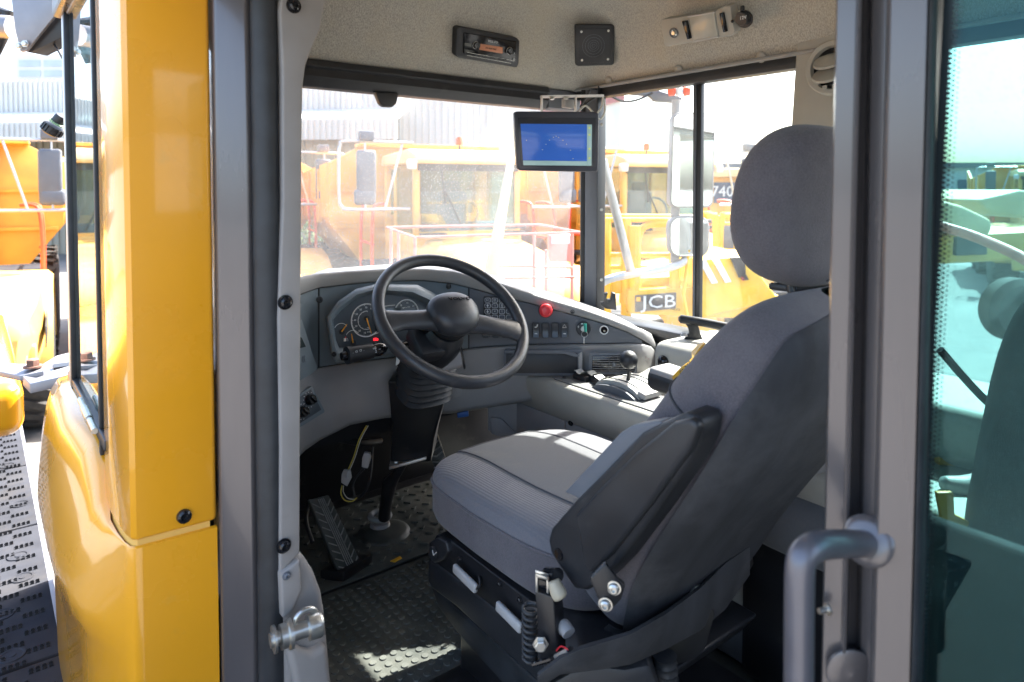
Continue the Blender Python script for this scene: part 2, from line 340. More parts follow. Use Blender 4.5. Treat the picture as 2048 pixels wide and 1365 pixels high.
pp = Plane(P(1220, 600, d=2.5), -Fh)
b = MB(); b.prism([pp.hit(*q) for q in ((1202, 606), (1214, 605), (1216, 600), (1222, 600), (1225, 586), (1232, 588), (1233, 621), (1212, 618), (1202, 611))], Fh*.03, bev=.002); b.build('body', BLK, t)
b = MB(); b.prism([pp.hit(*q, .01) for q in ((1208, 588), (1216, 586), (1213, 597), (1218, 606), (1208, 606), (1211, 597))], Fh*.03, bev=.002); b.build('prong', BLK, t)
t = thing('vent_pillar_trim', 'beige pillar cover with a round air vent behind the headrest', 'pillar trim', (1.9, .9, -.5))
b = MB(); b.prism([V((1.89, y, z)) for y, z in ((1.065, .425), (.72, .46), (.72, -.5), (1.05, -.5), (1.075, -.1), (1.08, .15))], (.06, 0, 0), bev=.012, seg=3); b.build('cover', CON, t)
c = P(1662, 135, x=1.87)
b = MB(); b.lathe([(.078, -.02), (.077, -.004), (.072, 0), (.06, 0), (.056, -.012), (.056, -.02)], c, (-1, 0, 0), 32); b.build('vent_ring', BEI if False else CON, t)
b = MB(); b.lathe([(0, 0), (.056, 0), (.056, .002), (0, .002)], c+V((.015, 0, 0)), (-1, 0, 0), 32); b.build('vent_duct', BLKG, t)
for k, (dz, rr) in enumerate(((.018, .048), (-.018, .05))):
    b = MB(); b.lathe([(rr, 0), (rr*.95, .006), (0, .016), (0, .008)], c+V((.0, 0, dz)), (-.6, 0, .8), 24); b.build('vent_louvre', CON, t)
for k in range(5):
    a = R_(200+k*28); b = MB(); b.box(c+V((-.006, .056*cos(a), .056*sin(a))), (.004, .012, .01), rot=(0, 0, 0)); b.build('vent_notch', CON, t)

# ---- felt plugs (headliner studs)
for i, (px, py) in enumerate(((1217, 162), (1357, 140), (1522, 115))):
    p = P(px, py, x=1.895); b = MB(); b.lathe([(0, .005), (.008, .005), (.0155, .002), (.017, 0)], p, (-1, 0, -.3), 16)
    o = b.build('headliner_stud', CON); tag(o, ('beige push stud in the headliner edge, closest to the windscreen corner', 'beige push stud in the headliner edge right above the window divider bar', 'beige push stud in the headliner edge closest to the round vent')[i], 'stud', 'headliner studs')

# ================================================================= OUTSIDE BODY LEFT OF THE DOORWAY
def pol(px, y): p = P(px, 700, y=y); return (p.x, p.y)
t = thing('yellow_body_corner', 'glossy yellow cab corner panel to the left of the doorway', 'body panel', (.25, 1.3, -1.3))
fa = V(pol(429, 1.25)); fb = V(pol(266, 1.256)); fs_ = fa.lerp(fb, .93)
up = [tuple(fa), tuple(fs_), tuple(fb), pol(254, 1.263), pol(243, 1.285), pol(228, 1.33), pol(214, 1.39), pol(205, 1.47), (.20, 1.5), (.34, 1.5)]
b = MB(); b.prism([V((x, y, -.586+(0.0))) for x, y in up], (0, 0, 1.9), bev=.008, seg=3, ang=50)
o = b.build('upper_panel', YEL, t, ang=30)
pth_ = [tuple(fa)+(0, -.596), tuple(fs_)+(0, -.596), tuple(fb)+(0, -.596), pol(254, 1.263)+(0, -.596), pol(243, 1.285)+(.06, -.597), pol(228, 1.33)+(.25, -.597), pol(214, 1.39)+(.5, -.595), pol(205, 1.45)+(.7, -.575), (.185, 1.50, .82, -.535), (.186, 1.58, .94, -.50), (.187, 1.75, 1, -.49), (.187, 2.0, 1, -.49), (.19, 2.10, .95, -.49), (.21, 2.13, .8, -.49), (.3, 2.14, .5, -.49)]
rows = []
for t_ in (0, .012, .03, .12, .25, .4, .55, .7, .85, .95, 1):
    rows.append([V((x-w_*.083*min(1, t_*1.02)**(.5 if y < 1.6 else .24), y, zt+(-.745-zt)*t_)) for x, y, w_, zt in pth_])
cu = sum((V((x, y, 0)) for x, y in up), V())/len(up); bq = MB(); bq.prism([V((x+(cu.x-x)*.10, y+(cu.y-y)*.06, -.66)) for x, y in up], (0, 0, .12)); bq.build('inner_flange', YEL2, t)
rows[0] = [v+V((.006 if k > 6 else .0, .006 if k < 6 else 0, 0)) for k, v in enumerate(rows[0])]
for zz, dx in ((-.775, .002), (-.80, .018), (-.95, .03), (-1.4, .04)):
    rows.append([V((x-w_*(.083-dx), y, zz)) for x, y, w_, zt in pth_])
b = MB(); b.grid(rows); b.build('lower_panel', YEL, t, ang=50)
b = MB(); b.box((.28, 1.8, -1.02), (.2, .8, .42), bev=.01); b.build('under_frame', BLKM, t)
def bolt(parent, p, n, r=.011, m=BLKG, name='bolt', hexa=False):
    b = MB(); b.lathe([(r*1.25, 0), (r*1.25, r*.18), (r, r*.2), (r*.9, r*.75), (r*.6, r*.95), (r*.42, r*.95), (r*.4, r*.5), (0, r*.5)] if not hexa else [(r*1.4, 0), (r*1.4, r*.2), (r, r*.2), (r, r*.9), (r*.85, r), (0, r)], p, n, 6 if hexa else 20)
    return b.build(name, m, parent, ang=30)
bolt(t, P(367, 1031, y=1.256), (0, -1, .02), .0125)
t = thing('door_frame', 'grey painted steel door frame post with black rubber seal beside the yellow panel', 'door frame', (.36, 1.22, -1.3))
fr = [pol(431, 1.262), pol(434, 1.245), pol(440, 1.238), pol(500, 1.212), pol(510, 1.216), (.41, 1.32), (.335, 1.32)]
b = MB(); b.prism([V((x, y, -1.5)) for x, y in fr], (0, 0, 2.6), bev=.003, ang=12); b.build('post', FRM, t)
a = V(pol(508, 1.215)); c = V(pol(562, 1.195)); mid = (a+c)/2; h = (c-a)/2; nn = V((h.y, -h.x)).normalized()
rub = [(mid-h*cos(pi*k/10)+nn*.016*sin(pi*k/10)) for k in range(11)]
b = MB(); b.prism([V((q.x, q.y, -1.5)) for q in rub]+[V((c.x, c.y+.05, -1.5)), V((a.x, a.y+.05, -1.5))], (0, 0, 2.6)); b.build('rubber_seal', RUB, t, ang=50)
t = thing('door_post_trim', 'beige grey plastic trim strip with black bolts along the front edge of the doorway', 'trim', (.45, 1.17, -1.3))
tp = Plane((0, 1.18, 0), (0, -1, 0))
out = [(574, -80), (656, -80), (651, 0), (641, 60), (624, 98), (612, 130), (606, 175), (604, 300), (603, 500), (601, 800), (600, 1106), (560, 1150), (561, 900), (557, 640), (560, 560), (566, 400), (565, 140), (560, 20)]
b = MB(); b.prism([tp.hit(*q) for q in out], (0, .05, 0), bev=.004, seg=3); b.build('strip', TRIM, t, ang=45)
low = [(561, 1150), (598, 1108), (612, 1118), (630, 1145), (645, 1185), (652, 1225), (655, 1262), (662, 1330), (668, 1420), (566, 1420), (566, 1300), (563, 1220)]
b = MB(); b.prism([tp.hit(*q, -.006) for q in low], (0, .09, 0), bev=.014, seg=4); b.build('foot_cover', TRIM, t, ang=50)
b = MB(); b.prism([tp.hit(*q, .01) for q in ((562, 1150), (600, 1120), (604, 1180), (585, 1225), (566, 1240))], (0, .03, 0), bev=.004, seg=3); b.build('flap', TRIM, t, ang=50)
b = MB(); b.prism([tp.hit(*q, .014) for q in ((575, 1290), (625, 1310), (655, 1290), (672, 1420), (600, 1420), (590, 1365))], (0, .05, 0), bev=.012, seg=4); b.build('lower_cover', TRIM, t, ang=50)
for q in ((587, 12), (570, 605), (567, 1092)): bolt(t, tp.hit(*q, .002), (0, -1, 0), .0105)
bolt(t, tp.hit(573, 1152, .012), (0, -1, 0), .006, PLD)
t = thing('door_striker', 'shiny zinc door striker pin bolted to the foot of the door post', 'striker', tp.hit(600, 1262, .03))
c = tp.hit(600, 1262, .045); ax = V((1, -.12, 0)).normalized()
b = MB(); b.lathe([(.0, -.05), (.012, -.05), (.012, -.035), (.02, -.033), (.02, -.022), (.0245, -.02), (.0245, -.014), (.014, -.012), (.014, .012), (.021, .014), (.021, .034), (.018, .038), (0, .038)], c, ax, 28); b.build('pin', STL, t)
b = MB(); cc = c+V((.012, .005, .012)); b.tube([cc+V((.02*sin(R_(k*20)), 0, .018*cos(R_(k*20)))) for k in range(-6, 7)], .005); b.build('keeper_loop', STL, t)
b = MB(); b.lathe([(0, 0), (.022, 0), (.022, .004), (0, .004)], c+ax*-.045, ax, 24); b.build('washer', STL, t)

# ---- quarter window ahead of the door, brackets, catwalk
t = thing('quarter_window', 'narrow side window in a dark frame at the far left of the cab, mirroring the yard', 'window', (.187, 1.8, -.5))
b = MB(); b.grid([[V((.186, y, z)) for y in (1.48, 1.75, 2.0)] for z in (-.49, .0, .42)], thick=.006, dirn=(1, 0, 0)); b.build('pane', GLQ, t)
b = MB(); b.box((.192, 2.03, -.05), (.02, .09, 1.0), bev=.003); b.build('front_frame', GRY, t)
b = MB(); b.box((.18, 2.005, -.05), (.008, .02, .95), bev=.002); b.build('frame_bead', ALU, t)
b = MB(); b.box((.182, 1.968, -.05), (.012, .014, .94), bev=.002); b.build('rubber_seal', RUB, t)
b = MB(); b.box((.184, 1.525, -.05), (.008, .016, .94), bev=.002); b.build('slide_seal', RUB, t)
b = MB(); b.box((.192, 1.76, .435), (.02, .6, .04), bev=.004); b.build('top_frame', GRY, t)
b = MB(); b.box((.192, 1.75, -.478), (.03, .62, .022), bev=.004); b.build('bottom_frame', BLKM, t)
b = MB(); b.tube([(.172, 1.52, -.47), (.172, 1.75, -.465)], .006); b.tube([(.172, 1.6, -.468), (.172, 1.68, -.466)], .008); b.build('catch_rod', STL, t)
b = MB(); b.box((.2, 1.93, -.40), (.01, .05, .09), bev=.01); b.build('latch', BLK, t)
b = MB(); b.box((.22, 1.75, -.47), (.05, .6, .04)); b.box((.22, 1.75, .7), (.07, .66, .5)); b.build('inner_frame', BLKM, t)
t = thing('mirror_arm_mount', 'bolted grey steel arm plates below the far left side window', 'bracket', P(90, 750, d=1.9))
b = MB(); b.prism([P(*q, d=dd) for q, dd in (((45, 752), 1.9), ((112, 712), 2.25), ((145, 704), 2.25), ((145, 748), 1.86), ((60, 768), 1.84))], (0, 0, -.028), bev=.003); b.build('base_plate', GRY, t)
b = MB(); b.prism([P(*q, d=dd) for q, dd in (((-40, 722), 2.1), ((40, 728), 2.0), ((85, 728), 1.98), ((88, 742), 1.92), ((40, 752), 1.9), ((-40, 735), 2.0))], (0, 0, -.016), bev=.003); b.build('arm_plate', GRY, t)
RST = mat('rusty_bolt', (.22, .12, .09), .7, metal=.3, var=.3, vscale=60)
b = MB(); p = P(66, 735, d=1.94); b.lathe([(.024, 0), (.024, .005), (.0, .005)], p, UZ, 20); b.build('washer', RST, t)
b = MB(); b.lathe([(.017, .004), (.017, .022), (.012, .025), (0, .025)], p, UZ, 6); b.build('hex_bolt', RST, t)
b = MB(); b.lathe([(.018, 0), (.016, .01), (0, .012)], P(108, 775, d=1.9), UZ, 16); b.build('rubber_bung', RUB, t)
b = MB(); b.tube(cr([P(120, 770, d=1.9), P(128, 790, d=1.88), P(140, 815, d=1.86)]), .01); b.build('hinge_stay', BLKM, t)
t = thing('mirror_bracket', 'grey steel mirror bracket and dark housing at the top left corner', 'bracket', P(80, 60, d=2.1))
b = MB(); b.prism([P(*q, d=2.05) for q in ((15, -60), (140, -60), (128, 8), (52, 102), (40, 104), (30, 60))], Fh*.012, bev=.002); b.build('plate', GRY, t)
b = MB(); b.prism([P(*q, d=2.07) for q in ((126, 8), (52, 104), (60, 106), (130, 72), (130, 0))], Fh*.05+Rt*.02, bev=.002); b.build('under_gusset', BLKM, t)
b = MB(); b.tube([P(-20, 52, d=2.1), P(24, 55, d=2.1)], .035); b.build('pivot_tube', GRY, t)
b = MB(); b.tube([P(-20, 25, d=2.15), P(14, 28, d=2.15), P(2, 75, d=2.15), P(-5, 110, d=2.15)], [.03, .02, .02, .008]); b.build('clamp_bolt', BLKM, t)
b = MB(); b.tube(cr([P(92, 42, d=2.08), P(97, 75, d=2.08), P(112, 95, d=2.08), P(126, 118, d=2.0)]), .0035, 6); b.build('cable', RUB, t)
for q in ((50, 88), (38, 92)): bolt(t, P(*q, d=2.04), -Fh, .008, STL, hexa=True)
t = thing('washer_cap', 'black ribbed screw cap hanging beside the left window frame', 'cap', P(115, 250, d=1.95))
ax = (P(103, 262, d=1.95)-P(130, 225, d=1.95)).normalized(); c = P(110, 252, d=1.95)
b = MB(); b.lathe([(0, -.035), (.016, -.035), (.019, -.012), (.017, -.008), (0, -.008)], c, ax, 20); b.build('neck', BLK, t)
b = MB(); b.lathe([(0, 0), (.026, 0), (.027, .022), (.022, .026), (0, .024)], c, ax, 24)
u, v_, a_ = basis(ax)
for k in range(16): b.box(c+a_*.011+(u*cos(k*pi/8)+v_*sin(k*pi/8))*.027, (.005, .005, .02), rot=Matrix((u*cos(k*pi/8)+v_*sin(k*pi/8), -u*sin(k*pi/8)+v_*cos(k*pi/8), a_)).transposed())
b.build('ribbed_cap', BLK, t)
b = MB(); b.lathe([(.019, -.014), (.024, -.012), (.024, -.009), (.019, -.008)], c, ax, 20); b.build('green_collar', mat('collar_green', (.2, .35, .2), .5), t)
t = thing('access_catwalk', 'grey grip tread catwalk running along the cab side at bottom left', 'catwalk', (-.3, 2.4, ZF-.1))
yy = [.55, 1.30, 2.02, 2.86, 3.5, 4.3]; pl_ = Plane((0, 0, ZF), (0, 0, 1))
for i in range(5):
    b = MB(); b.box((-.42, (yy[i]+yy[i+1])/2, ZF-.012), (1.14, yy[i+1]-yy[i]-.012, .024), bev=.004)
    b.build('tread_plate', TRD, t)
def wedge(b, x, y):
    s, h = .0046, .006
    b._add([V((x-s, y-.005, ZF)), V((x+s, y-.005, ZF)), V((x+s, y+.005, ZF)), V((x-s, y+.005, ZF)), V((x-s*.7, y-.004, ZF+h)), V((x+s*.7, y-.004, ZF+h))], [(0, 1, 5, 4), (1, 2, 5), (3, 0, 4), (2, 3, 4, 5)])
b = MB(); rv = random.Random(3)
for j in range(80):
    for i in range(12):
        y = .72+j*.045; x = -.93+i*.092+(j % 2)*.04
        if x > .09: continue
        for k in range(4):
            wedge(b, x+k*.0135, y); wedge(b, x+k*.0135, y+.013)
tag(b.build('grip_teeth', BLKM, t), kind='stuff')
for q in ((14, 932), (40, 1009), (36, 1113), (45, 1156), (24, 1312), (5, 1230)):
    p = pl_.hit(*q); b = MB(); b.lathe([(.03, 0), (.029, .003), (.024, .003), (.022, .001), (.009, .001), (.008, .003), (0, .003)], p, UZ, 24); b.build('bolt_ring', TRD, t)
b = MB(); b.box((.153, 2.4, ZF-.03), (.012, 3.7, .06)); b.build('edge_rail', GRY, t)
t = thing('fender_cover', 'smooth yellow fender cover with a bright top at the far left above the catwalk', 'fender', (-.3, 3.6, -1.12))
b = MB(); b.box((-.69, 3.42, -.70), (1.6, 1.6, .17), bev=.05, seg=6); b.build('cover', YEL, t, ang=70)

# ================================================================= RIGHT DOOR POST, HANDLE, TINTED PANE
t = thing('rear_door_post', 'wide grey steel door post with ribbed profile at the right of the picture', 'door post', P(1760, 1200, d=.68)-V((0, 0, .8)))
def prof_post(lst, name, m, back=.05, ang=10):
    top = [P(a, -200, d=dd) for a, c, dd in lst]; bot = [P(c, 1600, d=dd) for a, c, dd in lst]
    bv = (Fh+Rt*.85)*back; tb = [p+bv for p in reversed(top)]; bb = [p+bv for p in reversed(bot)]
    b = MB(); b.loft([top+tb, bot+bb]); return b.build(name, m, t, ang=ang)
prof_post([(1676, 1637, .735), (1680, 1640, .722), (1716, 1674, .715), (1722, 1679, .705), (1728, 1685, .705), (1731, 1688, .722), (1742, 1706, .728), (1749, 1716, .712), (1778, 1734, .700), (1782, 1738, .672), (1788, 1744, .666), (1860, 1812, .655), (1864, 1816, .668)], 'post', FRM, .06)
prof_post([(1861, 1813, .668), (1864, 1816, .653), (1873, 1826, .652), (1880, 1833, .66), (1883, 1836, .67)], 'rubber_seal', RUB, .02, 60)
b = MB(); b.lathe([(0, 0), (.006, 0), (.006, .002), (.003, .002), (.003, .012), (0, .012)], P(1657, 1219, d=.71), -Rt-Fh*.3, 14); b.build('rivet', STL, t)
b = MB(); b.lathe([(.026, 0), (.026, .003), (.022, .005), (.01, .004), (0, .006)], P(1702, 1345, d=.708), -Fh-Rt*.1, 28); b.build('blanking_disc', FRM, t)
t = thing('grab_handle', 'bent grey tubular grab handle welded to the right door post', 'grab handle', P(1600, 1300, d=.6)-V((0, 0, .2)))
path = [P(1738, 1088, d=.68), P(1700, 1088, d=.645)] + cr([P(1672, 1088, d=.62), P(1630, 1094, d=.60), P(1604, 1118, d=.592), P(1599, 1165, d=.59)], 6) + [P(1598, 1250, d=.59), P(1596, 1650, d=.59)]
b = MB(); b.tube(path, .0126, 24); b.build('tube', mat('handle_grey_paint', (.13, .125, .14), .34, metal=.4, coat=.25, var=.06, vscale=20), t)
b = MB(); b.lathe([(.0235, 0), (.025, .004), (.022, .008), (.016, .010)], P(1738, 1082, d=.678), (P(1700, 1086, d=.645)-P(1738, 1088, d=.68)), 24); b.build('weld_flange', FRM, t)
t = thing('tinted_door_pane', 'teal tinted glass pane with a dotted dark border beside the right door post', 'glass pane', P(1950, 1300, d=.66)-V((0, 0, .3)))
e0 = P(1872, 700, d=.672); ydir = V((.06, -1, 0)).normalized(); gx = Plane(e0, ydir.cross(UZ))
def gp(s, z): return V((e0.x, e0.y, 0))+ydir*s+UZ*z
def ed(z): # left edge follows the leaning post
    py = 375-z*1365/.66; f = (py+200)/1800; return (1878+(1830-1878)*f-1872)/1365*.66
b = MB(); zs = [-.75, -.4, 0, .3]; b.grid([[gp(ed(z)+s*.5, z) for s in (0, .3, 1)] for z in zs], thick=.005, dirn=(1, 0, 0)); b.build('pane', GTN, t)
FRT = mat('frit_black', (.012, .02, .024), .25)
b = MB(); b.loft([[gp(ed(z), z)+V((-.0015, 0, 0)), gp(ed(z)+.0075, z)+V((-.0015, 0, 0))] for z in zs], cap=False, closed=False); b.build('dark_border', FRT, t)
b = MB()
for j in range(200):
    z = -.72+j*.0048
    for i in range(3):
        r = (.0021, .0016, .001)[i]; c = gp(ed(z)+.0085+i*.0036, z+(i % 2)*.0024)+V((-.0012, 0, 0))
        b._add([c+ydir*r*cos(k*pi/3)+UZ*r*sin(k*pi/3) for k in range(6)], [tuple(range(6))])
tag(b.build('border_dots', FRT, t), kind='stuff')
# ================================================================= DASHBOARD
PC = Plane((0, 1.87, 0), V((0, -1, .12)))
PRo = C(0, 2.17, -.4); PR = Plane(PRo, -Fh+UZ*.12)
def dB(px):
    th = math.atan((px-CX)/FPX); bd = HEAD+th
    a = 1.87/cos(bd)*cos(th)
    if px < 640: a = 1.80+(px-590)/50*((1.87/cos(HEAD+math.atan((640-CX)/FPX))*cos(math.atan((640-CX)/FPX)))-1.80)
    b_ = 2.17 if px < 1270 else 2.17+((px-1270)/45)**2*.16
    return min(a, b_) if px < 1270 else b_
S = [(585, 560, 596, 750, 925), (610, 552, 585, 742, 900), (640, 547, 575, 735, 880), (700, 542, 568, 726, 850), (770, 538, 562, 717, 836), (850, 537, 561, 708, 830), (905, 542, 567, 702, 826), (950, 552, 578, 696, 818), (1000, 566, 592, 692, 810), (1050, 582, 604, 690, 803), (1100, 597, 617, 689, 798), (1160, 614, 633, 688, 792), (1215, 633, 649, 688, 789), (1255, 649, 664, 687, 786), (1285, 659, 680, 688, 784), (1302, 668, 690, 692, 780), (1312, 690, 700, 705, 775)]
def row(f): return [P(s[0], f(s)[0], d=dB(s[0])+f(s)[1]) for s in S]
dash = thing('dashboard', 'wide grey wrap-around dashboard with padded hood below the windscreen', 'dashboard', (1.1, 1.9, -.9))
def lower(v, dz): return v
back = [V((p.x+Fh.x*.3, min(p.y+Fh.y*.35, 2.2), p.z-.02)) for p in row(lambda s: (s[1], .09))]
b = MB(); b.grid([back, row(lambda s: (s[1]+2.5, .09)), row(lambda s: (s[1]-.3, .03)), row(lambda s: (s[1]+.6, .012)), row(lambda s: (s[1]+1.5, .004)), row(lambda s: (s[1]+(s[2]-s[1])*.2, .0)), row(lambda s: (s[1]+(s[2]-s[1])*.45, -.003)), row(lambda s: (s[1]+(s[2]-s[1])*.75, -.003)), row(lambda s: (s[2]-1.5, -.001)), row(lambda s: (s[2], .0)), row(lambda s: (s[2]+1, .03))])
b.build('padded_hood', PLH, dash, ang=75)
def sub_row(px_a, px_b, f):
    out = []
    xs = sorted(set([px_a, px_b]+[s[0] for s in S if px_a < s[0] < px_b]))
    for px in xs:
        for a, c in zip(S, S[1:]):
            if a[0] <= px <= c[0]:
                k = (px-a[0])/(c[0]-a[0]); s = tuple(a[i]+(c[i]-a[i])*k for i in range(5)); py, dd = f(s); out.append(P(px, py, d=dB(px)+dd)); break
    return out
b = MB(); b.grid([row(lambda s: (s[2]-3, .016)), row(lambda s: (s[3]+3, .016))]); b.build('panel_backing', BLK, dash)
for a, c, m, nm in ((585, 636, PLS, 'side_panel'), (639, 936, PLS, 'cluster_panel'), (939, 1284, PLD, 'switch_panel')):
    b = MB()
    b.grid([sub_row(a, c, lambda s: (s[2]+1, .02)), sub_row(a, c, lambda s: (s[2]+2, .007)), sub_row(a, c, lambda s: ((s[2]+s[3])/2, .006)), sub_row(a, c, lambda s: (s[3]-1.5, .007)), sub_row(a, c, lambda s: (s[3]-.5, .02))])
    b.build(nm, m, dash, ang=60)
b = MB(); b.grid([row(lambda s: (s[3], .045)), row(lambda s: (s[3]+.5, .004)), row(lambda s: (s[3]+4, -.004)), row(lambda s: (s[3]+(s[4]-s[3])*.3, .004 if s[0] > 880 else -.012)), row(lambda s: (s[3]+(s[4]-s[3])*.65, .012 if s[0] > 880 else -.03)), row(lambda s: (s[4]-8, .02 if s[0] > 880 else -.035)), row(lambda s: (s[4], .03 if s[0] > 880 else -.02)), row(lambda s: (s[4]+2, .12)), row(lambda s: (s[4]+2, .3))])
b.build('lower_body', PLG, dash, ang=60)
b = MB(); b.box((1.1, 2.05, -.62), (1.7, .3, .28)); b.build('inner_core', BLKM, dash)
def plate(pl, pts, th, off, name, m, parent, bev=.0015, seg=2, ang=38):
    b = MB(); b.prism([pl.hit(*q, off) for q in pts], -pl.n*th, bev=bev, seg=seg); return b.build(name, m, parent, ang=ang)
def rrect(x0, y0, x1, y1, r=3, dy=0, n=3):
    out = []
    for cx, cy, a in ((x1-r, y0+r, -90), (x1-r, y1-r, 0), (x0+r, y1-r, 90), (x0+r, y0+r, 180)):
        for k in range(n+1):
            t = R_(a+90*k/n); x = cx+r*cos(t); out.append((x, cy+r*sin(t)+dy*(x-x0)))
    return out
def pscrew(pl, px, py, off, parent, r=.008, m=BLK, name='screw'):
    b = MB(); b.lathe([(r*1.2, 0), (r*1.1, .003), (r*.8, .004), (r*.75, .001), (r*.35, .001), (r*.3, .004), (0, .004)], pl.hit(px, py, off), pl.n, 16); return b.build(name, m, parent)
for q in ((639, 600), (897, 573)): pscrew(PC, *q, .006, dash)
for q in ((956, 576), (1145, 624)): pscrew(PR, *q, .002, dash, .006)
# ---- instrument cluster
cl = thing('instrument_cluster', 'instrument cluster with round dials and orange needles in the left of the dashboard', 'instrument cluster', PC.hit(765, 700))
outp = [(652, 634), (676, 603), (712, 578), (750, 569), (835, 570), (875, 590), (925, 622), (925, 705), (800, 706), (672, 726), (664, 716)]
inp = [(667, 640), (683, 622), (714, 598), (748, 587), (818, 594), (866, 614), (905, 640), (905, 672), (776, 683), (679, 695), (673, 680)]
def lerp(a, c, k): return [(p[0]+(q[0]-p[0])*k, p[1]+(q[1]-p[1])*k) for p, q in zip(a, c)]
rg = [[PC.hit(*q, -.01) for q in outp], [PC.hit(*q, .006) for q in outp], [PC.hit(*q, .016 if i > 6 else .030) for i, q in enumerate(lerp(outp, inp, .25))], [PC.hit(*q, .018 if i > 6 else .036) for i, q in enumerate(lerp(outp, inp, .6))], [PC.hit(*q, .002) for q in inp]]
b = MB(); b.loft(rg, cap=False); b.build('surround', PLS, cl, ang=50)
plate(PC, lerp(outp, inp, .97), .004, .006, 'dial_plate', DIAL, cl)
o_ = .0075
def arc(c, r, a0, a1, tr, name, m, n=30, ry=1.0, off=o_):
    p = PC.hit(*c, off); pts = [PC.at(p, r*cos(R_(a0+(a1-a0)*k/n)), r*ry*sin(R_(a0+(a1-a0)*k/n))) for k in range(n+1)]
    b = MB(); b.tube(pts, tr, 5); return b.build(name, m, cl)
def needle(c, q, m=ORN):
    a = PC.hit(*c, .012); e = PC.hit(*q, .012); b = MB(); b.tube([a, e], [.0022, .0009], 6); b.build('needle', m, cl)
    b = MB(); b.lathe([(.008, .0), (.008, .004), (0, .005)], PC.hit(*c, .0075), PC.n, 16); b.build('needle_cap', BLK, cl)
def dial(c, r, a0, a1, nt_, digits, rd, ts=.0075, inner=None):
    arc(c, r, a0, a1, .0016, 'dial_ring', WHT)
    p = PC.hit(*c, o_); b = MB()
    for k in range(nt_+1):
        a = R_(a0+(a1-a0)*k/nt_); l = .88 if k % 5 == 0 else .93
        b.tube([PC.at(p, r*l*cos(a), r*l*sin(a)), PC.at(p, r*cos(a), r*sin(a))], .0007, 4)
    b.build('tick_marks', WHT, cl)
    for s, a in digits: text(s, ts, PC.at(p, rd*cos(R_(a)), rd*sin(R_(a)), .001), PC.u, PC.v, PC.n, WHT, cl, name='dial_digit')
r1 = .0475
dial((733, 641), r1, 40, 310, 50, [(str(10*k), 285-28*k+0) for k in range(0, 9)], r1*.77)
arc((733, 641), r1*.56, 80, 290, .0009, 'inner_ring', WHT)
p = PC.hit(733, 641, o_); b = MB()
for k in range(9):
    a = R_(80+26*k); b.tube([PC.at(p, r1*.5*cos(a), r1*.5*sin(a)), PC.at(p, r1*.56*cos(a), r1*.56*sin(a))], .0006, 4)
b.build('inner_tick_marks', WHT, cl)
text('km/h', .0055, PC.at(p, .006, -r1*.72), PC.u, PC.v, PC.n, WHT, cl); text('mph', .005, PC.at(p, .005, -r1*.45), PC.u, PC.v, PC.n, WHT, cl)
needle((733, 637), (743, 667))
r2 = .041
dial((813, 627), r2, -20, 150, 30, [('5', 190), ('10', 125), ('15', 82), ('20', 40), ('25', 2)], r2*.76)
text('rpm x 100', .006, PC.at(PC.hit(813, 627, o_), .0, .018), PC.u, PC.v, PC.n, WHT, cl)
needle((814, 628), (824, 641))
for c, a0, a1, q in (((682, 662), 30, 150, (694, 650)), ((705, 676), 30, 150, (704, 670)), ((851, 634), 60, 150, None), ((850, 655), 40, 150, None)):
    arc(c, .021, a0, a1, .0009, 'gauge_arc', WHT, 10, off=o_)
needle((683, 664), (694, 649)); needle((706, 686), (703, 668))
arc((851, 634), .022, 110, 150, .0011, 'gauge_red_arc', RED, 6, off=.008); arc((703, 682), .021, 140, 155, .0016, 'gauge_red_mark', RED, 4, off=.008)
b = MB(); b.box(PC.hit(690, 680, .0085), (.007, .002, .009)); b.tube([PC.hit(694, 677, .009), PC.hit(696, 680, .009), PC.hit(695.5, 683, .009)], .0007, 4); b.build('fuel_symbol', WHT, cl)
ERED = mat('warning_lamp_red', (.8, .02, .03), .4, emit=.35)
b = MB(); b.box(PC.hit(750, 679, .0085), (.010, .0015, .008)); b.box(PC.hit(755, 679.5, .0085), (.005, .0015, .006)); b.build('warning_lamp', ERED, cl)
LCD = mat('dark_display', (.035, .05, .055), .15)
plate(PC, [(744, 620), (802, 615), (801, 660), (752, 666)], .001, .0085, 'display', LCD, cl, .0004)
arcp = [PC.hit(*q, .0078) for q in ((748, 617), (776, 612), (790, 611))]; b = MB(); b.tube(arcp, .0016, 5); b.build('ring_bridge', WHT, cl)
b = MB(); b.tube([PC.hit(*q, .0078) for q in ((748, 669), (762, 664), (785, 662), (800, 661))], .0016, 5); b.build('ring_bridge', WHT, cl)
pscrew(PC, 668, 709, .018, cl, .006)
